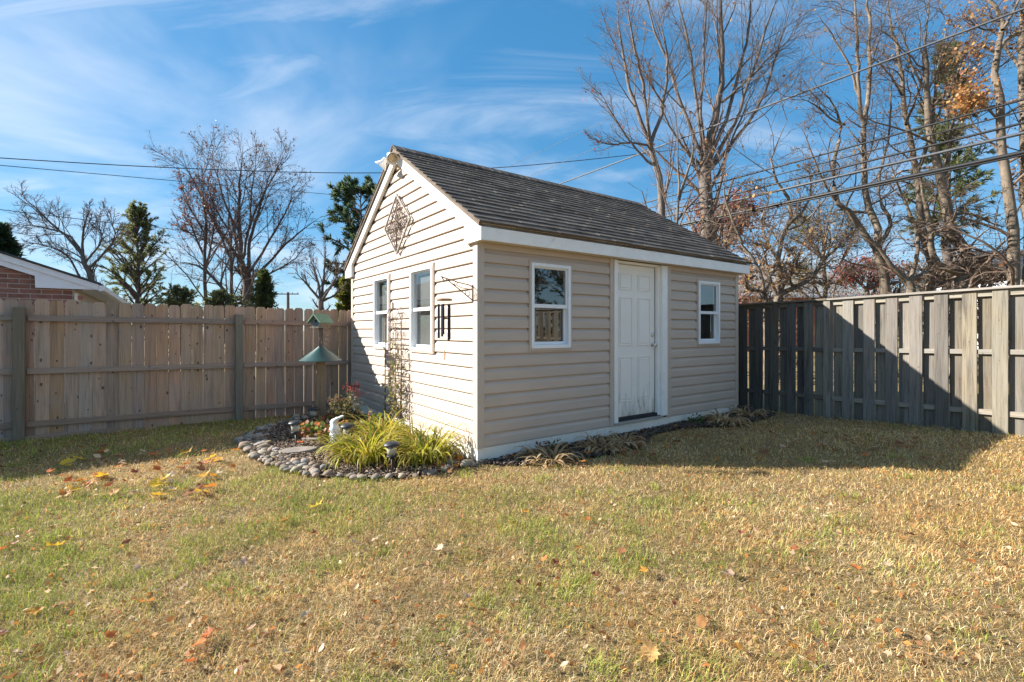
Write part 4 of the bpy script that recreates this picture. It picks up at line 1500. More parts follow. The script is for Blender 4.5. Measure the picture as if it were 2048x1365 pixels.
    bare_tree('mossy_leaning_tree', 'mossy grey-green trunk curving up between the forked trees', 13, 1858,
              [([(1858, 575), (1867, 530), (1853, 495), (1842, 440), (1837, 370), (1829, 324)], 19.6, 10.9),
               ([(1829, 330), (1814, 260), (1806, 190), (1796, 110), (1780, 40), (1770, -50)], 10.6, 3.2),
               ([(1832, 345), (1860, 290), (1868, 200), (1880, 120), (1900, 20)], 7.76, 2.56),
               ([(1812, 250), (1838, 180), (1850, 130), (1836, 70), (1845, 20)], 5.64, 1.92),
               ([(1806, 195), (1780, 150), (1755, 120), (1720, 110)], 4.23, 1.92),
               ([(1868, 210), (1900, 180), (1930, 110), (1950, 40)], 4.23, 1.92)],
              36, CROOK, bark='bark', leaves=dict(frac=0.02, size=(0.045, 0.08), pal=GOLD, per=1))
    bare_tree('thick_twisted_tree', 'thick twisted trunk bulging at its base behind the board fence', 12.5, 1918,
              [([(1916, 560), (1934, 545), (1940, 522), (1920, 488), (1898, 458)], 37.6, 19.2),
               ([(1904, 468), (1892, 426), (1884, 380), (1871, 335), (1864, 262), (1852, 170), (1850, 80), (1858, -20)], 19.6, 3.84),
               ([(1925, 550), (1900, 540), (1874, 530), (1862, 500), (1862, 450), (1846, 392), (1836, 330)], 14.1, 5.12),
               ([(1886, 380), (1898, 330), (1902, 250), (1920, 160), (1940, 90)], 8.46, 2.56),
               ([(1893, 440), (1920, 425), (1950, 430), (1985, 448), (2010, 455)], 6.35, 3.2),
               ([(1864, 262), (1880, 220), (1910, 105), (1940, 108), (1990, 112)], 4.94, 1.92),
               ([(1936, 540), (1962, 530), (1985, 545)], 7.05, 1.92),
               ([(1858, 190), (1830, 150), (1812, 90), (1790, 20)], 4.94, 1.92)],
              37, CROOK, bark='bark', leaves=dict(frac=0.02, size=(0.045, 0.08), pal=GOLD, per=1))
    bare_tree('straight_trunk_tree', 'tall straight trunk with a clump of rusty leaves near the right edge', 11.5, 2028,
              [([(2028, 560), (2027, 494), (2020, 435), (2009, 358), (2004, 304), (1994, 200), (1991, 132), (1997, 92)], 24.5, 10.9),
               ([(1997, 96), (2008, 50), (1996, 20), (1970, -10), (1940, -60)], 9.87, 4.48),
               ([(1999, 100), (2014, 76), (2042, 64), (2080, 45)], 7.05, 3.84),
               ([(2005, 60), (2030, 20), (2050, -30)], 6.35, 3.2),
               ([(1998, 110), (1960, 88), (1935, 100), (1920, 105)], 4.94, 2.56),
               ([(2000, 240), (1970, 215), (1945, 190), (1930, 160)], 4.94, 1.92),
               ([(1994, 60), (1960, 60), (1925, 30)], 4.23, 1.92),
               ([(2012, 380), (2030, 350), (2060, 330)], 4.23, 1.92),
               ([(2022, 440), (2048, 400), (2080, 380)], 4.23, 1.92)],
              38, CROOK, bark='bark', leaves=dict(frac=0.03, size=(0.06, 0.105), pal=GOLD + RUST, per=3, spread=0.12, box=[(1945, 190, 38, 48, 0.5)]))
    bare_tree('edge_trunk_tree', 'bare trunk cut off by the right edge of the view', 11.8, 2066,
              [([(2062, 560), (2060, 450), (2058, 330), (2050, 240), (2042, 150), (2046, 80), (2052, 0), (2060, -60)], 26.6, 11.2),
               ([(2042, 140), (2020, 110), (2000, 80), (1985, 50)], 6.56, 3.2),
               ([(2050, 240), (2075, 200), (2100, 120)], 7.38, 3.2)],
              39, CROOK, bark='bark', leaves=dict(frac=0.03, size=(0.06, 0.1), pal=GOLD, per=1))
    # brambly small trees between the shed and the forked trees
    sm = [L_(11, 0.15, 1, (0.22, 0.5), (30, 80), 0.03, 0.25, 5, 0.5, 0.010), L_(8, 0.15, 1, (0.35, 0.7), (30, 70), 0.0, 0.25, 3, 0.5, 0.0065),
          L_(6, 0.2, 1, (0.35, 0.7), (25, 60), 0.0, 0.2, 2, 0.55, 0.0045)]
    bare_tree('crooked_small_tree', 'small crooked tree with a zigzag stem right of the shed roof', 13.5, 1556,
              [([(1556, 575), (1552, 520), (1557, 488), (1578, 450), (1586, 408), (1556, 364), (1539, 328), (1548, 300), (1566, 272), (1575, 240)], 13, 4),
               ([(1556, 520), (1530, 480), (1520, 440), (1540, 400), (1530, 370)], 6, 3),
               ([(1578, 450), (1610, 420), (1625, 380), (1615, 330)], 6, 2)],
              41, sm, leaves=dict(frac=0.04, size=(0.06, 0.12), pal=GOLD, per=1))
    bare_tree('low_arching_tree', 'low tree with one dark limb arching right over the dark fence', 12.5, 1550,
              [([(1552, 598), (1560, 588)], 13, 12),
               ([(1556, 592), (1578, 580), (1612, 566), (1636, 542), (1646, 520), (1652, 480), (1662, 440)], 11, 4),
               ([(1558, 590), (1572, 560), (1590, 540), (1600, 500), (1612, 470)], 8, 3),
               ([(1554, 592), (1540, 560), (1532, 520), (1520, 480)], 8, 3)],
              42, sm, leaves=dict(frac=0.05, size=(0.06, 0.12), pal=GOLD, per=1))
    bare_tree('bent_sapling', 'sapling with a bent elbow limb beside the shed corner', 12, 1532,
              [([(1531, 590), (1527, 584)], 9, 8),
               ([(1529, 586), (1512, 581), (1496, 582), (1490, 560), (1488, 530)], 7, 3),
               ([(1530, 586), (1540, 550), (1556, 520), (1560, 480)], 6, 3),
               ([(1529, 588), (1520, 540), (1502, 510), (1482, 490), (1462, 432), (1446, 384), (1450, 330)], 7, 3)],
              43, sm, leaves=dict(frac=0.06, size=(0.06, 0.12), pal=GOLD + RUST, per=1))
    # leafy reddish trees further back
    bushy = [L_(14, 0.2, 1, (0.35, 0.6), (25, 60), 0.05, 0.14, 5, 0.5, 0.014), L_(9, 0.15, 1, (0.35, 0.7), (25, 60), 0.02, 0.18, 3, 0.5, 0.009),
             L_(4, 0.2, 1, (0.35, 0.7), (25, 60), 0.0, 0.2, 2, 0.55, 0.007)]
    bare_tree('red_leaf_tree', 'tree with thin red leaves showing just above the roof slope', 24, 1445,
              [([(1445, 560), (1446, 500)], 14, 10), ([(1446, 510), (1430, 460), (1410, 425)], 8, 3), ([(1446, 510), (1455, 460), (1465, 410)], 8, 3), ([(1446, 505), (1480, 460), (1495, 420)], 7, 3)],
              44, bushy, twig='twig', leaves=dict(frac=0.40, size=(0.09, 0.17), pal=[(0.34, 0.10, 0.06), (0.36, 0.15, 0.08), (0.28, 0.08, 0.06)], per=2, spread=0.22))
    bare_tree('dark_red_shrub', 'dark red shrub low behind the leftmost forked tree', 19, 1735,
              [([(1735, 590), (1735, 575)], 10, 8), ([(1735, 580), (1705, 555), (1690, 540)], 7, 3), ([(1735, 580), (1740, 545), (1750, 525)], 7, 3), ([(1735, 580), (1775, 560), (1800, 545)], 7, 3)],
              45, bushy, cat='shrub', leaves=dict(frac=0.24, size=(0.06, 0.11), pal=[(0.24, 0.06, 0.05), (0.28, 0.085, 0.065)], per=2, spread=0.2))
    bare_tree('olive_thicket_tree', 'loose tree with yellow-brown needles behind the crooked saplings', 21, 1650,
              [([(1650, 590), (1648, 520), (1640, 440), (1636, 385)], 12, 4), ([(1648, 520), (1615, 480), (1600, 440)], 7, 3), ([(1648, 520), (1685, 485), (1700, 440)], 7, 3), ([(1649, 570), (1610, 555), (1580, 545)], 6, 3), ([(1649, 570), (1690, 560), (1715, 545)], 6, 3)],
              46, bushy, leaves=dict(frac=0.42, size=(0.10, 0.2), aspect=0.22, pal=[(0.26, 0.20, 0.07), (0.20, 0.17, 0.06), (0.32, 0.22, 0.09), (0.13, 0.14, 0.05)], per=2, spread=0.25))


    for k, (b, lab) in enumerate(((1850, 'brown twiggy brush behind the mossy leaning trunk'), (1962, 'brown twiggy brush left of the straight trunk'))):
        bare_tree('twiggy_brush', lab, 18, b,
                  [([(b, 592), (b, 580)], 9, 8), ([(b, 586), (b - 26, 560), (b - 40, 538)], 6, 2), ([(b, 586), (b + 4, 555), (b - 6, 530)], 6, 2), ([(b, 586), (b + 30, 562), (b + 44, 540)], 6, 2), ([(b, 588), (b + 14, 560), (b + 20, 535)], 6, 2)],
                  47 + k, bushy, cat='shrub', group='twiggy brush behind the board fence', leaves=dict(frac=0.14, size=(0.05, 0.10), pal=[(0.24, 0.16, 0.10), (0.18, 0.13, 0.08), (0.30, 0.20, 0.11)], per=1, spread=0.2))


right_trees()


def glare_screen_woods():  # treeline added to block the white sky glare low behind the houses
    rng = np.random.default_rng(7)
    n = 9000
    Y = rng.uniform(62, 84, n); X = rng.uniform(26, 100, n)
    top = 5.0 + 3.2 * (0.5 + 0.5 * np.sin(X * 0.35) * np.sin(X * 0.13 + 1)) + rng.uniform(-1, 1, n)
    z = top * rng.random(n) ** 0.8
    pos = np.stack([X, Y, z], -1)
    d = np.stack([rng.normal(0, 0.3, n), rng.normal(0, 0.3, n), np.ones(n)], -1)
    v, f = cards(rng, pos, (0.8, 2.2), 0.14, 0.0, d)
    o = obj_from('glare_screen_woods', np_mesh('glare_screen_woods', v, f, MT['foliage'], False, mixcols(rng, n, [(0.20, 0.16, 0.13), (0.26, 0.20, 0.15), (0.16, 0.14, 0.12), (0.17, 0.17, 0.10)], 0.2, 4)))
    tag(o, 'added far brown woods screening the horizon glare beyond the houses', None, None, 'stuff')


glare_screen_woods()


def conifer(name, label, Y, base, top, halfw, seed, ncard, pal, kind='spruce', cat='tree', group=None, low=None, droop=0.05, csize=(0.2, 0.4), aspect=0.22, lean=0.0, twisty=0.08):
    """evergreen: base px, top py, half width px at the widest"""
    rng = np.random.default_rng(seed)
    bx = (base - CX) / F_PX * Y
    gz = float(ground_h(bx, Y))
    H = EYE - (top - HY) / F_PX * Y - gz
    Wm = halfw * Y / F_PX
    root = empty(name, (bx, Y, gz)); tag(root, label, cat, group)
    trunk = np.stack([np.linspace(0, lean, 14) + rng.normal(size=14) * 0.03, rng.normal(size=14) * 0.03, np.linspace(-0.1, H * 0.985, 14)], -1)
    tr = np.linspace(max(0.1, H * 0.018), 0.02, 14)
    v, f = tubes(trunk[None], tr[None], 8)
    obj_from('trunk', np_mesh('trunk', v, f, MT['bark_far'], True), root)
    if kind == 'spruce':
        prof = lambda s: np.clip(1.05 - s, 0.03, 1) ** 0.85
        s0 = 0.08
    elif kind == 'pine':
        prof = lambda s: 0.35 + 0.65 * np.sin(np.clip((s - 0.15) / 0.85, 0, 1) * np.pi) ** 0.7
        s0 = 0.22
    else:
        prof = lambda s: np.clip(np.sin(np.clip(s * 0.9 + 0.12, 0, 1) * np.pi), 0.1, 1) ** 0.6
        s0 = 0.05
    if low is not None: s0 = low
    nb = 90 if kind != 'pine' else 46
    s = s0 + (0.99 - s0) * (np.arange(nb) + rng.random(nb)) / nb
    az = rng.random(nb) * 2 * np.pi
    Lb = Wm * prof(s) * rng.uniform(0.62, 1.12, nb)
    p0 = np.stack([np.interp(s, np.linspace(0, 1, 14), trunk[:, 0]), np.zeros(nb), s * H * 0.985], -1)
    el = (0.25 if kind == 'spruce' else 0.35 if kind == 'pine' else 0.7) + 0.5 * s
    d = np.stack([np.cos(az) * np.cos(el), np.sin(az) * np.cos(el), np.sin(el)], -1)
    pts = [p0]
    for k in range(5):
        d = d + rng.normal(size=d.shape) * twisty
        d[:, 2] -= droop * (1 if kind == 'spruce' else 0.6)
        d = norm(d)
        pts.append(pts[-1] + d * (Lb / 5)[:, None])
    B = np.stack(pts, 1)
    BR = np.maximum(0.012, (Lb * 0.03)[:, None] * np.linspace(1, 0.3, 6)[None])
    T, TRr = spawn(rng, B, BR, 7, 0.25, 1.0, (0.25, 0.45), (25, 65), 0.0, 0.15, 3, 0.5, 0.010)
    v, fl = join([tubes(B, BR, 4), tubes(T, TRr, 3)])
    obj_from('limbs', np_mesh('limbs', v, fl, MT['twig_far'], True), root)
    # needle tufts along the twigs, thinner near the trunk, so the sky shows through
    tw = rng.integers(0, len(T), ncard)
    ss = rng.random(ncard) ** 0.7 * 3
    i0 = np.clip(ss.astype(int), 0, 2); w = (ss - i0)[:, None]
    pos = T[tw, i0] * (1 - w) + T[tw, i0 + 1] * w
    dirs = norm(T[tw, i0 + 1] - T[tw, i0])
    gate = np.sin(pos[:, 0] * 2.6 + seed) * np.sin(pos[:, 2] * 2.9 + seed * 2) * np.sin(pos[:, 1] * 2.3) > -0.42
    pos, dirs = pos[gate], dirs[gate]
    v, f = cards(rng, pos, csize, aspect, 0.05, dirs * 0.8)
    obj_from('crown', np_mesh('crown', v, f, MT['needles'], False, mixcols(rng, len(pos), pal, 0.3, 4)), root)
    return root


DKGREEN = [(0.045, 0.085, 0.045), (0.065, 0.115, 0.055), (0.035, 0.070, 0.042)]
OLIVE = [(0.23, 0.235, 0.095), (0.18, 0.20, 0.085), (0.30, 0.275, 0.12), (0.13, 0.165, 0.075)]
PINE = [(0.08, 0.135, 0.07), (0.11, 0.165, 0.075), (0.065, 0.115, 0.07), (0.16, 0.18, 0.07)]


def left_trees():
    conifer('dark_spruce', 'dark spruce above the brick house roof at the left edge', 24, -10, 448, 95, 51, 16000, DKGREEN, csize=(0.25, 0.5))
    bare_tree('windswept_bare_tree', 'bare tree with limbs sweeping left over the brick house', 24, 205,
              [([(205, 620), (190, 580), (176, 545), (166, 512)], 13, 8),
               ([(166, 512), (140, 480), (110, 455), (75, 420), (40, 390)], 6, 2),
               ([(168, 515), (150, 480), (128, 465), (85, 455), (40, 445)], 5, 2),
               ([(166, 510), (164, 480), (168, 450), (178, 420)], 5, 2),
               ([(160, 558), (146, 525), (128, 505), (95, 492), (70, 487)], 4, 2),
               ([(170, 525), (210, 480), (190, 440)], 4, 2),
               ([(176, 540), (215, 500), (235, 470), (215, 430)], 5, 2)],
              52, FARB, bark='bark_far', twig='twig_far')
    conifer('feathery_evergreen', 'feathery olive evergreen above the left fence', 26, 275, 415, 78, 53, 26000, OLIVE, 'round', csize=(0.11, 0.24), aspect=0.16, low=0.06, droop=0.03)
    bare_tree('large_bare_tree', 'large broad bare tree with thick trunk above the left fence', 32, 498,
              [([(497, 605), (496, 560), (488, 535)], 28.9, 16.8),
               ([(488, 545), (480, 490), (478, 420), (480, 350), (486, 290)], 9.3, 2.2),
               ([(498, 550), (496, 500), (510, 440), (530, 385), (548, 330)], 7.44, 2.2),
               ([(484, 530), (455, 480), (420, 440), (400, 385), (370, 330), (345, 305)], 6.82, 1.65),
               ([(500, 560), (540, 525), (570, 490), (605, 460), (645, 432)], 6.2, 1.65),
               ([(484, 540), (468, 460), (450, 400), (430, 340), (425, 300)], 5.58, 1.65),
               ([(500, 545), (540, 480), (575, 420), (590, 370)], 5.58, 1.65),
               ([(486, 520), (500, 450), (505, 370), (515, 300)], 4.96, 1.65),
               ([(498, 570), (545, 545), (590, 520), (610, 490)], 4.34, 1.65),
               ([(480, 515), (440, 490), (400, 470), (360, 460)], 4.34, 1.65),
               ([(492, 470), (520, 400), (560, 330), (572, 300)], 4.34, 1.65)],
              54, FARB, bark='bark_far', twig='twig_far', leaves=dict(frac=0.10, size=(0.08, 0.15), pal=[(0.17, 0.085, 0.06), (0.14, 0.075, 0.055)], per=1))
    bare_tree('arching_bare_tree', 'dark bare stem arching left in front of the large bare tree', 28, 478,
              [([(476, 608), (455, 590), (432, 560), (405, 535), (375, 526), (345, 532), (330, 540)], 10, 3),
               ([(440, 570), (450, 535), (470, 500)], 4, 2)],
              55, FARB, bark='bark_far', twig='twig_far')
    for i, (b, t, lab) in enumerate(((411, 330, 'thin rust-leaved tree left of the large bare tree'), (462, 380, 'thin rust-leaved stem close against the large bare trunk'))):
        bare_tree('thin_rusty_tree', lab, 30, b,
                  [([(b, 600), (b - 1, 540), (b + 1, 470), (b - 6, t + 60), (b - 8, t)], 9, 3),
                   ([(b, 540), (b + 14, 480), (b + 20, 430)], 5, 2), ([(b, 520), (b - 22, 470), (b - 38, 420)], 5, 2), ([(b, 470), (b - 30, 420), (b - 50, 370)], 4, 2)],
                  56 + i, FARB, bark='bark_far', twig='twig_far', group='thin rusty trees by the large bare tree',
                  leaves=dict(frac=0.14, size=(0.09, 0.17), pal=[(0.25, 0.10, 0.07), (0.20, 0.085, 0.06)], per=1))
    conifer('tall_pine', 'tall dark green pine behind the shed gable', 30, 722, 372, 85, 58, 20000, PINE, 'pine', csize=(0.22, 0.42), aspect=0.2, low=0.30)
    bare_tree('small_spreading_tree', 'small bare spreading tree just left of the shed', 20, 642,
              [([(642, 610), (642, 598)], 12, 10), ([(642, 602), (615, 570), (590, 545)], 6, 2), ([(642, 602), (636, 560), (618, 510)], 6, 2),
               ([(643, 602), (648, 550), (652, 490)], 6, 2), ([(643, 602), (665, 570), (685, 530)], 6, 2), ([(643, 604), (672, 590), (690, 570)], 5, 2)],
              59, [L_(11, 0.2, 1, (0.25, 0.5), (15, 40), 0.05, 0.1, 4, 0.5, 0.010), L_(7, 0.2, 1, (0.3, 0.6), (15, 45), 0.03, 0.12, 3, 0.5, 0.008)], bark='bark_far', twig='twig_far')
    conifer('green_cedar', 'small bright green cedar in front of the large bare tree', 26, 527, 545, 34, 60, 9000, [(0.09, 0.12, 0.035), (0.07, 0.105, 0.04), (0.12, 0.13, 0.04)], 'round', csize=(0.16, 0.3), low=0.03)
    conifer('yellow_green_bush', 'yellow-green bush at the foot of the pine', 24, 690, 560, 26, 61, 7000, [(0.20, 0.20, 0.035), (0.14, 0.16, 0.03), (0.24, 0.22, 0.05)], 'round', cat='bush', csize=(0.16, 0.3), aspect=0.5, low=0.03)
    for i, (b, t, w, lab) in enumerate(((362, 584, 62, 'low green bush nearest the feathery evergreen'), (440, 590, 60, 'low green bush left of the large bare trunk'))):
        conifer('hedge_bush', lab, 27, b, t, w, 62 + i, 11000, OLIVE, 'round', cat='bush', group='low bushes behind the left fence', csize=(0.10, 0.22), aspect=0.3, low=0.03, twisty=0.22)
    conifer('back_evergreen', 'dark evergreen behind the tangled branches at upper right', 19, 1895, 75, 115, 70, 20000, OLIVE + [(0.08, 0.11, 0.05)], 'spruce', csize=(0.14, 0.3), aspect=0.16, low=0.38)
    # dark evergreens beyond the board fence, right of the view; the front windows mirror them
    for i, (x, y, h) in enumerate(((11.8, 3.6, 7.5), (13.2, 1.2, 8.5))):
        o = conifer('screen_evergreen', 'dark evergreen beyond the right fence, mirrored in the shed window', y, CX + x / y * F_PX, HY - (h - EYE) / y * F_PX, 1.9 / y * F_PX, 80 + i, 20000, DKGREEN,
                    'round', group='evergreens mirrored in the shed window', csize=(0.07, 0.16), low=0.05)


left_trees()

# ------------------------------------------------------------------ utility poles and wires
def build_lines():
    def pole(label, px, pyt, Y, arm_z, armw, w):
        b = P(px, HY, Y)
        root = empty('utility_pole', (b[0], Y, 0)); tag(root, label, 'utility pole', 'utility poles')
        H = P(px, pyt, Y)[2]
        r = w * Y / F_PX / 2
        MB().tube([(0, 0, -0.3), (0, 0, H * 0.5), (0, 0, H)], [r * 1.15, r, r * 0.85], 10).build('post', MT['pole'], root, smooth=True, autos=40)
        a = MB().box(-armw, armw, -r - 0.10, -r - 0.002, H - arm_z - 0.06, H - arm_z + 0.06)
        a.build('cross_arm', MT['pole'], root, rot=(0, 0, R(0)))
        for s in (-0.9, -0.45, 0.45, 0.9):
            MB().lathe([(0.035, 0), (0.05, 0.05), (0.03, 0.09), (0.045, 0.13), (0.02, 0.17)], 8, Matrix.Translation((s * armw, -r - 0.05, H - arm_z + 0.06))).build('insulator', MT['darkpane'], root)
        return root
    pole('weathered utility pole with crossarm beside the shed gable', 688, 522, 45, 0.3, 1.6, 7)
    pole('distant utility pole above the left fence', 576, 585, 62, 0.25, 1.5, 6)

    def wire(label, pts, r, mat, name='power_line', group='overhead wires on the right'):
        p = resample([np.array(q) for q in pts], 28)
        o = MB().tube([tuple(q) for q in p], r, 6).build(name, MT[mat], smooth=True)
        tag(o, label, 'wire', group)
    def right(z0, z1, r, label, mat, sag=0.12, lat=0.0):
        pts = []
        for Y in (2.5, 9.5, 16, 24, 34, 45):
            X = 10.06 - 0.7177 * (Y - 9.5) + lat
            s = (Y - 2.5) / 42.5
            zz = z0 + (z1 - z0) * s - sag * 4 * s * (1 - s)
            pts.append((X, Y, zz))
        wire(label, pts, r, mat)
    right(7.80, 7.75, 0.024, 'highest thick wire crossing the bare trees at right', 'wire_grey')
    right(6.02, 5.95, 0.022, 'upper wire of the lower parallel group at right', 'wire')
    right(5.80, 5.72, 0.016, 'thin wire second in the lower parallel group at right', 'wire')
    right(5.56, 5.50, 0.026, 'third wire down in the lower parallel group at right', 'wire')
    right(5.36, 5.30, 0.034, 'thick wire just above the black bundle at right', 'wire_grey')
    right(4.98, 4.92, 0.046, 'lowest thick black cable bundle at right', 'wire')
    right(4.94, 4.76, 0.024, 'thin black wire sagging below the cable bundle', 'wire', 0.1)
    right(9.6, 9.5, 0.007, 'faint thin wire high over the tall bare tree', 'wire_grey')
    right(8.7, 8.6, 0.007, 'faint thin wire just above the highest thick wire', 'wire_grey')
    g = 'overhead wires on the left'
    wire('upper left wire passing behind the shed apex', [P(-220, 300, 24), P(0, 317, 26), P(360, 338, 29), P(720, 349, 32), P(970, 339, 34), P(1180, 320, 36), P(1420, 292, 38)], 0.026, 'wire', group=g)
    wire('middle left wire descending towards the pine', [P(-220, 312, 20), P(0, 331, 22), P(360, 363, 28), P(735, 396, 38), P(900, 408, 42)], 0.017, 'wire', group=g)
    wire('lowest left wire descending to the utility pole', [P(-220, 392, 18), P(0, 420, 20), P(360, 462, 28), P(690, 486, 45)], 0.016, 'wire', group=g)


build_lines()

# ------------------------------------------------------------------ things on the gable
def on_gable(u, v, z):
    return sp(u, v, z)


def spiral(c, r0, r1, a0, turns, n=22, flip=1):
    out = []
    for i in range(n):
        t = i / (n - 1)
        r = r0 + (r1 - r0) * t
        a = a0 + flip * turns * 2 * math.pi * t
        out.append((c[0] + r * math.cos(a), c[1] + r * math.sin(a)))
    return out


def build_ornament():
    vc, zc, hw, hh = 2.09, 2.89, 0.468, 0.425
    root = empty('wall_ornament', sp(-0.035, vc, zc), TH)
    tag(root, 'diamond-shaped wrought iron ornament hung on the white gable', 'ornament')
    # frame: four flat bars mitred
    cs = [(0, hh), (hw, 0), (0, -hh), (-hw, 0)]
    k = 0.93
    for i in range(4):
        a, b = cs[i], cs[(i + 1) % 4]
        pl = [a, b, (b[0] * k, b[1] * k), (a[0] * k, a[1] * k)]
        MB().prism(pl, -0.008, 0.012, 'x').build('frame_bar', MT['iron_grey'], root)
    sc = MB()
    def curve(pts, r=0.0055):
        sc.tube([(0, p[0], p[1]) for p in pts], r, 5)
    for sx in (-1, 1):
        for sz in (-1, 1):
            def m(pts): return [(sx * p[0], sz * p[1]) for p in pts]
            curve(m(spiral((0.10, 0.09), 0.075, 0.012, 0.3, 1.4)))
            curve(m(spiral((0.235, 0.075), 0.06, 0.010, 2.6, 1.3)))
            curve(m(spiral((0.075, 0.215), 0.055, 0.010, 4.2, 1.3)))
            curve(m(spiral((0.345, 0.035), 0.034, 0.008, 2.2, 1.2)))
            curve(m(spiral((0.035, 0.315), 0.030, 0.008, 4.4, 1.2)))
            curve(m([(0, 0), (0.06, 0.03), (0.14, 0.015), (0.24, 0.02), (0.32, 0.0)]))
            curve(m([(0, 0), (0.03, 0.06), (0.012, 0.16), (0.02, 0.25), (0.0, 0.33)]))
            curve(m([(0.02, 0.02), (0.11, 0.13), (0.165, 0.16), (0.20, 0.19)]))
            curve(m(spiral((0.17, 0.145), 0.04, 0.008, 0.9, 1.2)))
    curve([(0, -hh * 0.94), (0, hh * 0.94)], 0.005)
    curve([(-hw * 0.94, 0), (hw * 0.94, 0)], 0.005)
    for i in range(8):
        a = i * math.pi / 4
        curve([(0.0, 0.0), (0.05 * math.cos(a + 0.3), 0.05 * math.sin(a + 0.3)), (0.085 * math.cos(a), 0.085 * math.sin(a))], 0.009)
    sc.build('scrollwork', MT['iron'], root, smooth=True)
    MB().lathe([(0.028, -0.012), (0.028, 0.006), (0.012, 0.016)], 12, Matrix.Rotation(R(-90), 4, 'Y')).build('rosette', MT['iron'], root)


MT['iron_grey'] = m_plain('weathered_frame', (0.27, 0.235, 0.20), 0.7, 0.25, 20, dirt=((0.40, 0.30, 0.20), 9.0, 0.55, 0.8))
build_ornament()


def build_floodlight():
    root = empty('security_light', sp(-0.052, 2.13, 3.77), TH)
    tag(root, 'white twin-head security light under the gable peak', 'light')
    M = Matrix.Rotation(R(-90), 4, 'Y')
    MB().lathe([(0.060, 0.0), (0.060, 0.018), (0.045, 0.035), (0.02, 0.042)], 20, M).build('base_plate', MT['white'], root, smooth=True, autos=40)
    prof = [(0.030, 0.0), (0.036, 0.03), (0.042, 0.06), (0.058, 0.085), (0.088, 0.125), (0.092, 0.135), (0.087, 0.134), (0.054, 0.088), (0.036, 0.06)]
    for (dirv, root_p) in (((-0.45, 0.42, -0.78), (-0.10, 0.055, 0.035)), ((0.10, -0.72, -0.62), (-0.085, -0.02, 0.075))):
        d = Vector(dirv).normalized()
        q = d.to_track_quat('Z', 'Y').to_matrix().to_4x4()
        T = Matrix.Translation(root_p) @ q
        arm = MB().tube([(-0.03, root_p[1] * 0.3, 0), (-0.06, root_p[1] * 0.8, 0.01), root_p], 0.011, 8)
        arm.build('swivel_arm', MT['white'], root, smooth=True)
        h = MB().lathe(prof, 22, T, True, False).build('lamp_hood', MT['white'], root, smooth=True, autos=60)
        MB().lathe([(0.028, 0.045), (0.048, 0.085), (0.062, 0.112), (0.05, 0.126), (0.0, 0.13)], 18, T, True, False).build('lamp_bulb', MT['bulb'], h, smooth=True)


MT['bulb'] = m_plain('amber_lamp_glass', (0.62, 0.46, 0.28), 0.25, 0.1, 20)
build_floodlight()


def build_bracket_and_chime():
    v = 0.085
    root = empty('plant_bracket', sp(-0.006, v, 1.80), TH)
    tag(root, 'rusty scrolled iron bracket screwed to the shed corner', 'bracket')
    MB().box(-0.008, 0.0, -0.012, 0.012, -0.09, 0.09, 0.002).build('mounting_plate', MT['iron'], root)
    b = MB()
    b.tube([(-0.008, 0, 0.072), (-0.05, 0, 0.088), (-0.16, 0, 0.105), (-0.26, 0, 0.128), (-0.355, 0, 0.148), (-0.372, 0, 0.158)], 0.0055, 6)
    b.tube([(-0.008, 0, -0.070), (-0.10, 0, -0.008), (-0.22, 0, 0.072), (-0.30, 0, 0.125)], 0.0055, 6)
    b.tube([(-0.365, 0, 0.154), (-0.352, 0, 0.128), (-0.335, 0, 0.112), (-0.318, 0, 0.118), (-0.306, 0, 0.134)], 0.005, 6)
    sp_ = spiral((-0.055, 0.0), 0.045, 0.012, 1.2, 1.1)
    b.tube([(p[0], 0, p[1]) for p in sp_], 0.0045, 5)
    sp_ = spiral((-0.205, 0.098), 0.024, 0.008, 3.4, 1.1)
    b.tube([(p[0], 0, p[1]) for p in sp_], 0.004, 5)
    b.tube([(-0.06, 0, 0.045), (-0.13, 0, 0.052), (-0.19, 0, 0.075)], 0.004, 5)
    b.build('arm', MT['iron'], root, smooth=True)
    # chime hangs from the hook
    hx = -0.341
    c = empty('wind_chime', sp(hx, v, 1.905), TH)
    tag(c, 'dark tube wind chime hanging from the rusty bracket', 'wind chime')
    zt = -0.185
    MB().lathe([(0.074, zt - 0.010), (0.082, zt - 0.004), (0.082, zt + 0.004), (0.070, zt + 0.012), (0.01, zt + 0.013)], 20).build('top_disc', MT['chimewood'], c, smooth=True, autos=40)
    cords = MB()
    for i in range(3):
        a = i * 2.1 + 0.4
        cords.tube([(0, 0, 0), (0.064 * math.cos(a), 0.064 * math.sin(a), zt + 0.01)], 0.0016, 4)
    cords.tube([(0, 0, zt), (0, 0, -0.79)], 0.0012, 4)
    tubes_ = []
    for i in range(5):
        a = i * 2 * math.pi / 5 + 0.25
        tubes_.append((0.058 * math.cos(a), 0.058 * math.sin(a)))
    lens = [0.37, 0.33, 0.345, 0.305, 0.355]
    for (x, y), L in zip(tubes_, lens):
        cords.tube([(x, y, zt), (x, y, zt - 0.05)], 0.0012, 4)
        MB().tube([(x, y, zt - 0.045), (x, y, zt - 0.045 - L)], 0.0125, 10).build('chime_tube', MT['blackmetal'], c, smooth=True, autos=40)
    cords.build('cord', MT['housewhite'], c)
    MB().lathe([(0.028, -0.385), (0.032, -0.378), (0.028, -0.366), (0.004, -0.365)], 14).build('striker', MT['chimewood'], c, smooth=True, autos=40)
    MB().prism([(0, -0.70), (0.022, -0.745), (0, -0.80), (-0.022, -0.745)], -0.003, 0.003, 'x').build('wind_sail', MT['chimewood'], c)


build_bracket_and_chime()


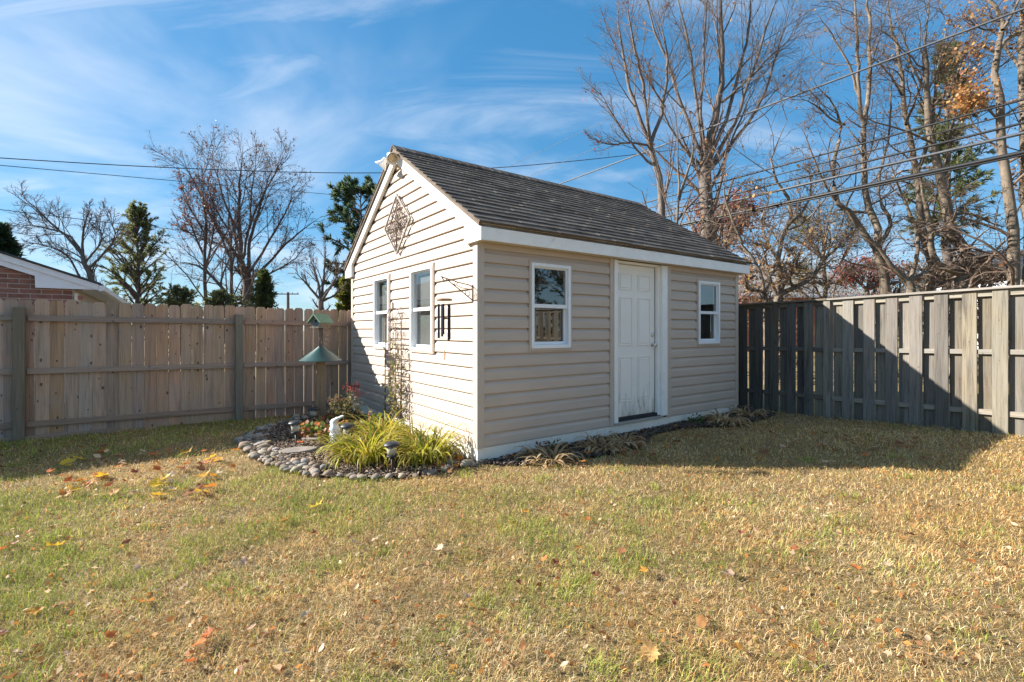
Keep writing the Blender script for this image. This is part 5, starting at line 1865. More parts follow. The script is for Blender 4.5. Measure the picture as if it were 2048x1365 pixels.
def build_trellis():
    root = empty('iron_trellis', sp(-0.085, 2.10, 0.0), TH)
    tag(root, 'tall wrought iron trellis standing between the two gable windows', 'trellis')
    gz = 0.02
    hw = 0.29
    for s in (-1, 1):
        MB().tube([(0, s * hw, -0.1), (0, s * hw, 1.56)], 0.008, 7).build('upright', MT['iron'], root, smooth=True)
        MB().tube([(0, s * 0.10, 0.30), (0, s * 0.10, 1.52)], 0.0045, 6).build('inner_rod', MT['iron'], root, smooth=True)
        sc = spiral((s * 0.325, 1.60), 0.030, 0.008, 1.6 if s > 0 else 1.5, 1.1, flip=-s)
        MB().tube([(0, p[0], p[1]) for p in sc], 0.0045, 5).build('scroll', MT['iron'], root, smooth=True)
        ar = [(0, s * hw, 1.53), (0, s * 0.25, 1.60), (0, s * 0.17, 1.69), (0, s * 0.08, 1.72), (0, 0, 1.70)]
        MB().tube(resample(ar, 16).tolist(), 0.006, 6).build('arch', MT['iron'], root, smooth=True)
        for (cz, r) in ((1.565, 0.042), (1.43, 0.045), (1.05, 0.045), (0.62, 0.045)):
            for o_ in (0.06, 0.16):
                sc = spiral((s * o_, cz), r, 0.010, 0.5, 1.25, flip=s)
                MB().tube([(0, p[0], p[1]) for p in sc], 0.004, 5).build('scroll', MT['iron'], root, smooth=True)
        for zz in (1.38, 1.16, 0.94):
            w_ = [(0, s * 0.02, zz + 0.1), (0, s * 0.12, zz + 0.03), (0, s * 0.20, zz - 0.05), (0, s * 0.10, zz - 0.13)]
            MB().tube(resample(w_, 10).tolist(), 0.004, 5).build('scroll', MT['iron'], root, smooth=True)
    for zz in (1.50, 1.27, 1.06, 0.84, 0.62, 0.40):
        MB().tube([(0, -hw, zz), (0, hw, zz)], 0.0065, 6).build('cross_bar', MT['iron'], root, smooth=True)
    loop = [(0, 0, 1.69), (0, 0.025, 1.74), (0, 0.015, 1.785), (0, 0, 1.81), (0, -0.015, 1.785), (0, -0.025, 1.74), (0, 0, 1.69)]
    MB().tube(resample(loop, 16).tolist(), 0.006, 6).build('finial', MT['iron'], root, smooth=True)
    MB().tube([(0, 0, 1.52), (0, 0, 1.70)], 0.005, 6).build('finial', MT['iron'], root, smooth=True)
    # climbing vine
    rng = np.random.default_rng(77)
    vn = empty('climbing_vine', sp(-0.09, 2.05, 0.02), TH)
    tag(vn, 'half-withered green vine climbing the iron trellis', 'vine')
    st = []
    for i in range(7):
        z = np.linspace(0, rng.uniform(0.75, 1.42), 14)
        y = rng.uniform(-0.16, 0.14) + 0.07 * np.sin(z * rng.uniform(5, 8) + rng.random() * 6) - 0.05 * z / 1.4
        x = -0.012 + 0.022 * np.sin(z * 9 + rng.random() * 6)
        st.append(np.stack([x, y, z], -1))
    st = np.array(st); sr = np.tile(np.linspace(0.004, 0.0018, 14), (7, 1))
    sub, sbr = spawn(rng, st, sr, 12, 0.05, 1.0, (0.07, 0.16), (35, 90), -0.02, 0.25, 3, 0.6, 0.0014)
    v, fl = join([tubes(st, sr, 4), tubes(sub, sbr, 3)])
    obj_from('stems', np_mesh('stems', v, fl, MT['twig'], True), vn)
    pos = np.concatenate([sub[:, -1], sub[:, 2], sub[:, 1]])
    pos = np.repeat(pos, 3, 0) + rng.normal(size=(len(pos) * 3, 3)) * 0.018
    pos = pos[rng.random(len(pos)) < np.clip(1.05 - pos[:, 2] * 0.5, 0.25, 1)]
    v, f = cards(rng, pos, (0.035, 0.075), 0.36, 0.45)
    obj_from('leaves', np_mesh('leaves', v, f, MT['foliage'], False, mixcols(rng, len(pos), [(0.20, 0.21, 0.05), (0.13, 0.16, 0.05), (0.34, 0.29, 0.10), (0.30, 0.19, 0.09), (0.42, 0.36, 0.20)], 0.25, 4)), vn)
    # thin cable on the wall beside the window
    cb = [(-0.012, 1.742, 1.09), (-0.010, 1.735, 1.02), (-0.016, 1.70, 0.98), (-0.014, 1.71, 0.85), (-0.018, 1.70, 0.72), (-0.014, 1.715, 0.58), (-0.018, 1.70, 0.44), (-0.014, 1.70, 0.30), (-0.02, 1.68, 0.10)]
    o = MB().tube([sp(*p) for p in resample(cb, 30)], 0.0035, 5).build('wall_cable', MT['wire_grey'], smooth=True)
    tag(o, 'thin grey cable running down the siding beside the trellis', 'cable')


build_trellis()


# ------------------------------------------------------------------ birdhouse on its post
def build_birdhouse():
    bx, by = -2.83, 7.16
    gz = float(ground_h(bx, by))
    root = empty('bird_post', (bx, by, gz), R(20))
    tag(root, 'wooden post with a teal metal baffle in the flower bed', 'post')
    MB().box(-0.066, 0.066, -0.066, 0.066, -0.3, 1.02, 0.008).build('post', MT['bpost'], root)
    MB().box(-0.032, 0.032, -0.032, 0.032, 1.02, 1.47, 0.005).build('upper_post', MT['pole'], root)
    MB().lathe([(0.30, 0.97), (0.303, 0.975), (0.04, 1.175), (0.036, 1.185), (0.033, 1.178), (0.295, 0.970)], 40, None, False, False).build('baffle', MT['teal'], root, smooth=True, autos=50)
    # dry grass tuft caught on the stem
    rng = np.random.default_rng(3)
    n = 90
    pos = np.stack([rng.normal(0.05, 0.03, n), rng.normal(-0.02, 0.03, n), rng.uniform(1.18, 1.46, n)], -1)
    v, f = cards(rng, pos, (0.03, 0.08), 0.12, 0.2)
    obj_from('dry_vine', np_mesh('dry_vine', v, f, MT['foliage'], False, mixcols(rng, n, [(0.22, 0.17, 0.08), (0.30, 0.22, 0.10)], 0.2, 4)), root)

    h = empty('birdhouse', (bx, by, gz + 1.47), R(-24))
    tag(h, 'small birdhouse with green roof on top of the post', 'birdhouse')
    # local -y is the front with the hole; ridge runs along y
    w, d, hh = 0.080, 0.10, 0.085
    pl = [(-w, 0), (w, 0), (w, hh), (0, hh + w * 0.95), (-w, hh)]
    n = 18
    cz, r = 0.085, 0.022
    fm = MB()
    ring = [(r * math.cos(2 * math.pi * i / n), cz + r * math.sin(2 * math.pi * i / n)) for i in range(n)]
    # front wall with a real hole: fan between the outline and the ring
    outl = []
    for i in range(n):
        a = 2 * math.pi * i / n
        dx, dz = math.cos(a), math.sin(a)
        t = min([w / abs(dx) if abs(dx) > 1e-6 else 9, (cz / -dz) if dz < -1e-6 else 9])
        # roof slopes
        if dz > -1e-6:
            den = dz + 0.95 * abs(dx)
            if den > 1e-6: t = min(t, (hh + w * 0.95 - cz) / den)
        outl.append((dx * t, cz + dz * t))
    vs_, fs_ = [], []
    for (y) in (-d, -d + 0.014):
        vs_ += [(p[0], y, p[1]) for p in outl] + [(p[0], y, p[1]) for p in ring]
    for i in range(n):
        j = (i + 1) % n
        fs_.append((i, j, n + j, n + i))
        fs_.append((2 * n + j, 2 * n + i, 3 * n + i, 3 * n + j))
        fs_.append((n + i, n + j, 3 * n + j, 3 * n + i))
        fs_.append((j, i, 2 * n + i, 2 * n + j))
    fm.add(vs_, fs_)
    fm.build('front_wall', MT['bluewood'], h)
    MB().prism(pl, d - 0.014, d, 'y').build('back_wall', MT['bpost'], h)
    for s in (-1, 1):
        x0, x1 = sorted((s * w, s * (w - 0.012)))
        MB().box(x0, x1, -d + 0.015, d - 0.015, 0.0, hh - 0.004).build('side_wall', MT['bpost'], h)
    MB().box(-w - 0.01, w + 0.01, -d - 0.03, d + 0.01, -0.014, -0.001, 0.003).build('floor_board', MT['bpost'], h)
    for s in (-1, 1):
        e = 0.125
        pl = [(0, hh + w * 0.95 + 0.010), (s * e, hh + w * 0.95 + 0.010 - e * 0.95), (s * (e + 0.004), hh + w * 0.95 + 0.026 - e * 0.95), (0, hh + w * 0.95 + 0.032)]
        if s > 0: pl = pl[::-1]
        MB().prism(pl, -d - 0.045, d + 0.03, 'y').build('roof_board', MT['greygreen'], h)


build_birdhouse()


# ------------------------------------------------------------------ path lights
def path_light_meshes():
    cap = MB().lathe([(0.072, 0.258), (0.078, 0.262), (0.074, 0.272), (0.055, 0.288), (0.03, 0.296), (0.004, 0.299)], 22).mesh('cap', MT['black'], True)
    body = MB().lathe([(0.040, 0.165), (0.050, 0.257)], 18).mesh('lens', MT['lampglass'], True)
    cage = MB()
    for i in range(6):
        a, b = i * math.pi / 3, (i + 1) * math.pi / 3
        for (p, q) in ((a, b), (b, a)):
            cage.tube([(0.043 * math.cos(p), 0.043 * math.sin(p), 0.163), (0.054 * math.cos(q), 0.054 * math.sin(q), 0.259)], 0.0022, 4)
    cage.lathe([(0.046, 0.155), (0.050, 0.160), (0.047, 0.168), (0.02, 0.169)], 18)
    cage = cage.mesh('cage', MT['black'])
    st = MB().tube([(0, 0, -0.12), (0, 0, 0.158)], [0.004, 0.0105], 8).mesh('stake', MT['black'], True)
    return cap, body, cage, st


def build_path_lights():
    ms = path_light_meshes()
    spots = [((-2.82, 6.88), 'black solar path light behind the stepping stones, nearest the bird post'),
             ((-2.59, 5.80), 'black solar path light standing in bare mulch by the stepping stones'),
             ((-1.18, 4.76), 'black solar path light in front between the daylily clumps'),
             ((-1.93, 5.68), 'black solar path light half hidden behind daylily leaves')]
    rng = random.Random(4)
    for (x, y), lab in spots:
        r = empty('path_light', (x, y, float(ground_h(x, y)) + 0.015), rng.random() * 3)
        r.rotation_euler = (rng.uniform(-0.05, 0.05), rng.uniform(-0.05, 0.05), rng.random() * 3)
        r.scale = (1.08, 1.08, 1.04)
        tag(r, lab, 'path light', 'solar path lights in the flower bed')
        for nme, m in zip(('cap', 'lens', 'cage', 'stake'), ms):
            obj_from(nme, m, r)


build_path_lights()


# ------------------------------------------------------------------ white statue
def build_statue():
    x, y = -2.18, 5.98
    root = empty('garden_statue', (x, y, float(ground_h(x, y)) + 0.01), R(-25))
    tag(root, 'small white rabbit figurine beside the daylilies', 'statue')
    # one continuous body: skin over a small skeleton, facing -x
    J = {'base': ((0, 0, 0.03), 0.060), 'hip': ((0.01, 0, 0.085), 0.062), 'belly': ((0.0, 0, 0.14), 0.055), 'chest': ((-0.008, 0, 0.195), 0.048), 'neck': ((-0.015, 0, 0.232), 0.034),
         'head': ((-0.030, 0, 0.268), 0.042), 'muzzle': ((-0.070, 0, 0.258), 0.027), 'nose': ((-0.088, 0, 0.252), 0.015), 'crown': ((-0.008, 0, 0.285), 0.034),
         'e1a': ((0.012, 0.02, 0.300), 0.018), 'e1b': ((0.055, 0.028, 0.328), 0.019), 'e1c': ((0.098, 0.034, 0.345), 0.009),
         'e2a': ((0.012, -0.02, 0.300), 0.018), 'e2b': ((0.050, -0.030, 0.320), 0.019), 'e2c': ((0.090, -0.040, 0.332), 0.009),
         'p1a': ((-0.03, 0.045, 0.185), 0.022), 'p1b': ((-0.065, 0.032, 0.165), 0.018), 'p2a': ((-0.03, -0.045, 0.185), 0.022), 'p2b': ((-0.065, -0.032, 0.165), 0.018),
         'f1': ((-0.055, 0.04, 0.022), 0.024), 'f2': ((-0.055, -0.04, 0.022), 0.024), 'tail': ((0.075, 0, 0.06), 0.026)}
    E = [('base', 'hip'), ('hip', 'belly'), ('belly', 'chest'), ('chest', 'neck'), ('neck', 'head'), ('head', 'muzzle'), ('muzzle', 'nose'), ('head', 'crown'), ('crown', 'e1a'), ('e1a', 'e1b'), ('e1b', 'e1c'),
         ('crown', 'e2a'), ('e2a', 'e2b'), ('e2b', 'e2c'), ('chest', 'p1a'), ('p1a', 'p1b'), ('chest', 'p2a'), ('p2a', 'p2b'), ('base', 'f1'), ('base', 'f2'), ('hip', 'tail')]
    names = list(J)
    me = bpy.data.meshes.new('figure')
    me.from_pydata([J[n][0] for n in names], [(names.index(a), names.index(b)) for a, b in E], [])
    o = obj_from('figure', me, root)
    sk = o.modifiers.new('skin', 'SKIN')
    for i, n in enumerate(names):
        o.data.skin_vertices[0].data[i].radius = (J[n][1], J[n][1])
    o.data.skin_vertices[0].data[0].use_root = True
    sk.use_smooth_shade = True
    ss = o.modifiers.new('sub', 'SUBSURF'); ss.levels = 2; ss.render_levels = 2
    me.materials.append(MT['statue'])
    MB().lathe([(0.085, 0.0), (0.088, 0.012), (0.08, 0.026), (0.03, 0.028)], 20).build('plinth', MT['statue'], root, smooth=True, autos=40)
    for zz in (0.055, 0.085, 0.115):
        MB().lathe([(0.068, zz), (0.074, zz + 0.006), (0.068, zz + 0.012)], 18, None, False, False).build('robe_fold', MT['statue'], root, smooth=True)
    for s in (-1, 1):
        MB().lathe([(0.001, -0.005), (0.005, 0.0), (0.001, 0.005)], 8, Matrix.Translation((-0.058, s * 0.029, 0.281))).build('eye', MT['black'], root, smooth=True)


build_statue()


# ------------------------------------------------------------------ stones
def ico(sub=1):
    t = (1 + 5 ** 0.5) / 2
    v = [(-1, t, 0), (1, t, 0), (-1, -t, 0), (1, -t, 0), (0, -1, t), (0, 1, t), (0, -1, -t), (0, 1, -t), (t, 0, -1), (t, 0, 1), (-t, 0, -1), (-t, 0, 1)]
    f = [(0, 11, 5), (0, 5, 1), (0, 1, 7), (0, 7, 10), (0, 10, 11), (1, 5, 9), (5, 11, 4), (11, 10, 2), (10, 7, 6), (7, 1, 8), (3, 9, 4), (3, 4, 2), (3, 2, 6), (3, 6, 8), (3, 8, 9), (4, 9, 5), (2, 4, 11), (6, 2, 10), (8, 6, 7), (9, 8, 1)]
    v = [np.array(p) / np.linalg.norm(p) for p in v]
    for _ in range(sub):
        nf, cache = [], {}
        def mid(a, b):
            k = (min(a, b), max(a, b))
            if k not in cache:
                m = v[a] + v[b]; v.append(m / np.linalg.norm(m)); cache[k] = len(v) - 1
            return cache[k]
        for (a, b, c) in f:
            ab, bc, ca = mid(a, b), mid(b, c), mid(c, a)
            nf += [(a, ab, ca), (b, bc, ab), (c, ca, bc), (ab, bc, ca)]
        f = nf
    return np.array(v), np.array(f)


def build_stones():
    rng = np.random.default_rng(9)
    V0, F0 = ico(1)
    metas = []
    for k in range(10):
        v = V0.copy()
        for _ in range(5):
            d = norm(rng.normal(size=3)); a = rng.uniform(0.72, 0.95)
            h = v @ d
            v = v - np.outer(np.clip(h - a, 0, None), d) * rng.uniform(0.5, 1.0)
        v = v * (1 + rng.normal(size=(len(v), 1)) * 0.035)
        metas.append(np_mesh('stone', v, F0, MT['stone'], True))
    root = empty('stone_border', (-2.3, 4.85, 0))
    tag(root, 'border of grey and tan river stones around the flower bed', 'stone border')
    path = [(-3.28, 8.05), (-3.44, 7.5), (-3.55, 6.8), (-3.48, 6.2), (-3.12, 5.62), (-2.75, 5.22), (-2.34, 4.87), (-1.85, 4.62), (-1.3, 4.55), (-0.86, 4.67), (-0.52, 4.90), (-0.40, 4.99)]
    pp = resample([(x, y, 0) for x, y in path], 240)[:, :2]
    s = np.concatenate([[0], np.cumsum(np.linalg.norm(np.diff(pp, axis=0), axis=1))])
    tan = norm(np.gradient(pp, axis=0)); nor = np.stack([-tan[:, 1], tan[:, 0]], -1)
    placed = []
    for row, offs in enumerate((0.0, 0.075, 0.15, 0.22)):
        d = 0.0
        while d < s[-1]:
            r = rng.choice([rng.uniform(0.026, 0.044), rng.uniform(0.036, 0.060)])
            c = np.array([np.interp(d, s, pp[:, 0]), np.interp(d, s, pp[:, 1])])
            nn = np.array([np.interp(d, s, nor[:, 0]), np.interp(d, s, nor[:, 1])])
            p = c + nn * (offs + rng.uniform(-0.035, 0.035))
            frac = d / s[-1]
            ok = (row == 0) or (0.30 < frac < 0.72) or (row == 1 and rng.random() < 0.35)
            if ok and all(np.hypot(*(p - q[:2])) > 0.68 * (r + q[2]) for q in placed):
                placed.append((p[0], p[1], r))
            d += r * 1.3
    for i in range(14):
        p = (rng.uniform(-0.75, -0.42), rng.uniform(4.92, 5.2)); r = rng.uniform(0.03, 0.06)
        if all(math.hypot(p[0] - q[0], p[1] - q[1]) > 0.7 * (r + q[2]) for q in placed): placed.append((*p, r))
    for (x, y, r) in placed:
        a = rng.uniform(0.95, 1.5); c = rng.uniform(0.5, 0.8)
        o = obj_from('stone', metas[rng.integers(10)], root,
                     (x + 2.3, y - 4.85, float(ground_h(x, y)) + 0.012 + r * c * rng.uniform(0.55, 0.95)),
                     (rng.uniform(-0.25, 0.25), rng.uniform(-0.25, 0.25), rng.random() * 6.28), (r * a, r, r * c))
    # two stepping stones in the mulch
    for (x, y, w, d, rz, lab) in ((-2.44, 5.50, 0.21, 0.13, 0.12, 'flat brown stepping stone near the stone border'), (-2.50, 6.16, 0.20, 0.14, -0.15, 'flat brown stepping stone towards the bird post')):
        pl = [(w * math.cos(a) * rng.uniform(0.9, 1.12), d * math.sin(a) * rng.uniform(0.85, 1.15)) for a in np.linspace(0, 2 * math.pi, 11)[:-1]]
        mb = MB().prism(pl, 0.0, 0.045, 'z')
        o = mb.build('stepping_stone', MT['slab'], None, (x, y, float(ground_h(x, y)) + 0.012), (0.03, -0.04, rz))
        bv = o.modifiers.new('bevel', 'BEVEL'); bv.width = 0.010; bv.segments = 2
        tag(o, lab, 'stepping stone', 'stepping stones in the bed')
    return placed


build_stones()


# ------------------------------------------------------------------ plants of the bed
def strap_clump(name, label, cat, x, y, n, Lr, Wr, seed, pal, tips, spread=0.10, arch=1.0, group=None, el=(55, 88), lift=0.012, curl=0.0):
    rng = np.random.default_rng(seed)
    root = empty(name, (x, y, float(ground_h(x, y)) + lift)); tag(root, label, cat, group)
    S = 8
    az = rng.random(n) * 2 * np.pi
    e0 = np.radians(rng.uniform(el[0], el[1], n))
    L = rng.uniform(Lr[0], Lr[1], n); W = rng.uniform(Wr[0], Wr[1], n)
    rad = spread * np.sqrt(rng.random(n)); a2 = az + rng.normal(0, 0.7, n)
    p = np.stack([rad * np.cos(a2), rad * np.sin(a2), np.zeros(n)], -1)
    pts = [p]; ang = e0.copy()
    bend = rng.uniform(0.10, 0.34, n) * arch
    for k in range(S):
        d = np.stack([np.cos(az) * np.cos(ang), np.sin(az) * np.cos(ang), np.sin(ang)], -1)
        p = p + d * (L / S)[:, None]
        p[:, 2] = np.maximum(p[:, 2], 0.006 + 0.02 * rng.random(n))
        pts.append(p)
        ang = ang - bend * (0.5 + 0.16 * k)
        az = az + rng.normal(0, 0.05 + curl, n)
    C = np.stack(pts, 1)
    t = np.empty_like(C); t[:, 1:-1] = C[:, 2:] - C[:, :-2]; t[:, 0] = C[:, 1] - C[:, 0]; t[:, -1] = C[:, -1] - C[:, -2]
    t = norm(t)
    sd_ = norm(np.cross(t, np.array([0, 0, 1.0])) + rng.normal(size=(n, 1, 3)) * 0.25)
    wp = np.array([0.75, 0.95, 1.0, 1.0, 0.95, 0.85, 0.68, 0.42, 0.06])
    off = sd_ * (W[:, None] * wp[None])[:, :, None] * 0.5
    up = np.cross(sd_, t)
    fold = up * (W[:, None] * wp[None])[:, :, None] * 0.22
    v = np.stack([C - off + fold, C, C + off + fold], 2)         # V-folded blade
    idx = np.arange(n * (S + 1) * 3).reshape(n, S + 1, 3)
    q = np.concatenate([np.stack([idx[:, :-1, j], idx[:, :-1, j + 1], idx[:, 1:, j + 1], idx[:, 1:, j]], -1).reshape(-1, 4) for j in (0, 1)])
    c0 = mixcols(rng, n, pal, 0.22); c1 = mixcols(rng, n, tips, 0.22)
    k = np.clip((np.linspace(0, 1, S + 1)[None] - rng.uniform(0.35, 1.0, (n, 1))) * 3, 0, 1)[:, :, None]
    col = c0[:, None] * (1 - k) + c1[:, None] * k
    col = np.repeat(col[:, :, None], 3, 2).reshape(-1, 3)
    obj_from('leaves', np_mesh('leaves', v.reshape(-1, 3), q, MT['foliage'], True, col), root)
    return root


LILY = [(0.34, 0.35, 0.030), (0.44, 0.42, 0.035), (0.25, 0.29, 0.028), (0.52, 0.43, 0.05), (0.17, 0.21, 0.03), (0.48, 0.34, 0.09)]
LTIP = [(0.46, 0.36, 0.08), (0.50, 0.33, 0.12), (0.36, 0.34, 0.06)]
strap_clump('daylily_clump', 'large yellow-green daylily clump left of the front path light', 'plant', -1.56, 5.16, 240, (0.38, 0.60), (0.014, 0.023), 101, LILY, LTIP, 0.20, 1.6, 'daylily clumps')
strap_clump('daylily_clump', 'large yellow-green daylily clump right of the front path light', 'plant', -0.92, 5.14, 230, (0.36, 0.57), (0.014, 0.023), 102, LILY, LTIP, 0.19, 1.6, 'daylily clumps')
strap_clump('daylily_clump', 'daylily clump at the foot of the iron trellis', 'plant', -1.62, 5.96, 150, (0.38, 0.60), (0.015, 0.024), 103, LILY, LTIP, 0.17, 1.3, 'daylily clumps')
strap_clump('daylily_clump', 'daylily clump against the gable behind the front pair', 'plant', -1.14, 5.62, 110, (0.32, 0.50), (0.013, 0.021), 104, LILY, LTIP, 0.14, 1.3, 'daylily clumps')
strap_clump('daylily_clump', 'sparse daylily clump beside the white figurine', 'plant', -1.86, 5.42, 60, (0.28, 0.46), (0.012, 0.019), 105, LILY, LTIP, 0.10, 1.1, 'daylily clumps')

DRY = [(0.54, 0.39, 0.21), (0.44, 0.30, 0.15), (0.62, 0.47, 0.27), (0.33, 0.21, 0.11)]
for i, (u, v_, n, L, lab) in enumerate(((0.62, -0.42, 130, (0.22, 0.42), 'withered tan hosta clump nearest the shed corner'), (1.42, -0.40, 130, (0.22, 0.40), 'withered tan hosta clump left of the door'),
                                        (1.86, -0.40, 90, (0.18, 0.34), 'withered tan hosta clump just left of the doorstep'), (3.95, -0.42, 140, (0.22, 0.42), 'withered tan hosta clump below the right front window'),
                                        (4.85, -0.26, 90, (0.2, 0.38), 'withered straw clump at the far shed corner'))):
    p = sp(u, v_)
    strap_clump('withered_hosta', lab, 'plant', p[0], p[1], n, L, (0.016, 0.034), 120 + i, DRY, DRY, 0.15, 2.0, 'withered hostas along the shed front', (18, 66), 0.012, 0.16)


def leafy_plant(name, label, cat, x, y, h, r, nstem, nleaf, size, seed, pal, aspect=0.6, group=None, flowers=None, down=0.1):
    rng = np.random.default_rng(seed)
    root = empty(name, (x, y, float(ground_h(x, y)) + 0.012)); tag(root, label, cat, group)
    az = rng.random(nstem) * 2 * np.pi; rr = r * np.sqrt(rng.random(nstem))
    hh = h * (0.55 + 0.45 * rng.random(nstem)) * np.sqrt(np.clip(1.1 - (rr / r) ** 2, 0.2, 1))
    base = np.stack([0.25 * rr * np.cos(az), 0.25 * rr * np.sin(az), np.zeros(nstem)], -1)
    top = np.stack([rr * np.cos(az), rr * np.sin(az), hh], -1)
    t = np.linspace(0, 1, 6)[None, :, None]
    st = base[:, None] * (1 - t) + top[:, None] * t + rng.normal(size=(nstem, 6, 3)) * 0.012 * t
    sr = np.tile(np.linspace(0.004, 0.002, 6), (nstem, 1))
    v, f = tubes(st, sr, 4)
    obj_from('stems', np_mesh('stems', v, f, MT['twig'], True), root)
    k = rng.integers(0, nstem, nleaf); s = np.clip(rng.beta(2.2, 1.2, nleaf), 0, 0.999) * 5
    i0 = s.astype(int); w = (s - i0)[:, None]
    pos = st[k, i0] * (1 - w) + st[k, np.minimum(i0 + 1, 5)] * w + rng.normal(size=(nleaf, 3)) * size[1] * 0.35
    pos[:, 2] = np.maximum(pos[:, 2], 0.01)
    v, f = cards(rng, pos, size, aspect, down)
    v[:, 2] = np.maximum(v[:, 2], 0.004)
    obj_from('leaves', np_mesh('leaves', v, f, MT['foliage'], False, mixcols(rng, nleaf, pal, 0.25, 4)), root)
    if flowers:
        vs_, fs_, cs, o = [], [], [], 0
        for c in flowers['at']:
            for _ in range(flowers['n']):
                ctr = np.array(c) + rng.normal(size=3) * np.array([0.045, 0.045, 0.022])
                m = 14
                ax = norm(np.array([0, -0.5, 1.0]) + rng.normal(size=3) * 0.4)
                pp = np.repeat(ctr[None], m, 0)
                dd = norm(rng.normal(size=(m, 3)) + ax * 0.6)
                v, f = cards(rng, pp, (0.014, 0.024), 0.45, 0.0, dd)
                vs_.append(v); fs_.append(f + o); o += len(v)
                cs.append(mixcols(rng, m, flowers['pal'], 0.25, 4))
        tag(obj_from('flowers', np_mesh('flowers', np.concatenate(vs_), np.concatenate(fs_), MT['foliage'], False, np.concatenate(cs)), root), kind='stuff')
    return root


leafy_plant('chrysanthemum', 'bushy chrysanthemum with red flower heads beside the bird post', 'plant', -2.33, 6.78, 0.66, 0.25, 30, 1100, (0.022, 0.05), 131,
            [(0.14, 0.15, 0.05), (0.20, 0.17, 0.06), (0.27, 0.22, 0.10), (0.10, 0.115, 0.04), (0.34, 0.27, 0.14)], 0.5,
            flowers=dict(at=[(0.08, 0.0, 0.60), (0.15, -0.02, 0.57), (0.02, 0.02, 0.59), (0.20, 0.0, 0.52), (0.12, 0.05, 0.62), (-0.12, -0.05, 0.44)], n=12, pal=[(0.36, 0.08, 0.075), (0.28, 0.06, 0.055), (0.42, 0.15, 0.12)]))
GC = [(0.15, 0.22, 0.04), (0.22, 0.27, 0.05), (0.48, 0.20, 0.06), (0.55, 0.33, 0.14), (0.60, 0.42, 0.30), (0.10, 0.17, 0.04), (0.42, 0.14, 0.06)]
for i, (x, y, r, lab) in enumerate(((-2.60, 6.32, 0.25, 'low green and orange groundcover plant in front of the bird post'), (-2.30, 6.18, 0.23, 'low green and pink groundcover plant behind the upper stepping stone'),
                                    (-2.00, 6.25, 0.22, 'low leafy groundcover plant behind the white figurine'), (-1.92, 6.66, 0.23, 'low orange-leaved plant right of the chrysanthemum'),
                                    (-2.62, 7.05, 0.22, 'low groundcover plant beside the bird post base'), (-1.70, 6.35, 0.20, 'low green plant under the left gable window'))):
    leafy_plant('groundcover_plant', lab, 'plant', x, y, 0.24, r, 40, 340, (0.04, 0.085), 140 + i, GC if i != 5 else LILY, 0.75, 'groundcover plants in the bed', down=-0.1)
for i, (u, v_, lab) in enumerate(((0.95, -0.16, 'small dark green weed against the painted foundation'), (0.75, -0.20, 'small reddish weed against the painted foundation'), (3.6, -0.18, 'small weed right of the doorstep'))):
    p = sp(u, v_)
    leafy_plant('weed', lab, 'plant', p[0], p[1], 0.14, 0.12, 12, 70, (0.03, 0.07), 150 + i, [(0.07, 0.12, 0.035), (0.11, 0.15, 0.04)] if i != 1 else [(0.20, 0.07, 0.04), (0.28, 0.12, 0.06)], 0.6, 'weeds along the foundation')


# ------------------------------------------------------------------ mulch chips (stuff)
def build_chips():
    rng = np.random.default_rng(15)
    for poly, n, nm, lab in ((BED, 9000, 'mulch_chips', 'brown mulch chips covering the flower bed'), (STRIP, 6000, 'strip_mulch_chips', 'dark mulch chips along the shed front')):
        lo, hi = poly.min(0), poly.max(0)
        x = rng.uniform(lo[0], hi[0], n * 4); y = rng.uniform(lo[1], hi[1], n * 4)
        k = inside(poly, x, y); x, y = x[k][:n], y[k][:n]
        m = len(x)
        L = rng.uniform(0.018, 0.055, m); W = L * rng.uniform(0.15, 0.4, m); T = rng.uniform(0.003, 0.007, m)
        a = rng.random(m) * 6.283; tl = rng.normal(0, 0.22, m)
        dx = np.stack([np.cos(a) * np.cos(tl), np.sin(a) * np.cos(tl), np.sin(tl)], -1)
        dy = norm(np.stack([-np.sin(a), np.cos(a), rng.normal(0, 0.25, m)], -1))
        dz = np.cross(dx, dy)
        c = np.stack([x, y, ground_h(x, y) + 0.030 + rng.uniform(0, 0.014, m)], -1)
        cor = [(sx, sy, sz) for sz in (-1, 1) for sy in (-1, 1) for sx in (-1, 1)]
        v = np.stack([c + dx * (L * s0 * (1 if s1 > 0 else 0.75))[:, None] * 0.5 + dy * (W * s1)[:, None] * 0.5 + dz * (T * s2)[:, None] * 0.5 for (s0, s1, s2) in cor], 1)
        fb = np.array([(4, 5, 7, 6), (0, 1, 5, 4), (2, 6, 7, 3), (0, 4, 6, 2), (1, 3, 7, 5)])
        f = (np.arange(m)[:, None, None] * 8 + fb[None]).reshape(-1, 4)
        pal = [(0.12, 0.078, 0.05), (0.18, 0.122, 0.082), (0.26, 0.185, 0.13), (0.07, 0.045, 0.03), (0.36, 0.27, 0.19)] if nm == 'mulch_chips' else [(0.075, 0.055, 0.042), (0.12, 0.088, 0.068), (0.045, 0.033, 0.026), (0.18, 0.135, 0.10)]
        o = obj_from(nm, np_mesh(nm, v.reshape(-1, 3), f, MT['chips'], False, mixcols(rng, m, pal, 0.25, 8)))
        tag(o, lab, None, None, 'stuff')


build_chips()


# ------------------------------------------------------------------ fallen leaves
def maple_outline():
    half = [(0.0, -0.42), (0.05, -0.30), (0.30, -0.40), (0.26, -0.24), (0.46, -0.20), (0.40, -0.08), (0.62, 0.10), (0.44, 0.12), (0.42, 0.26), (0.24, 0.16), (0.22, 0.36), (0.12, 0.34), (0.0, 0.66)]
    return half + [(-x, y) for (x, y) in half[-2:0:-1]]


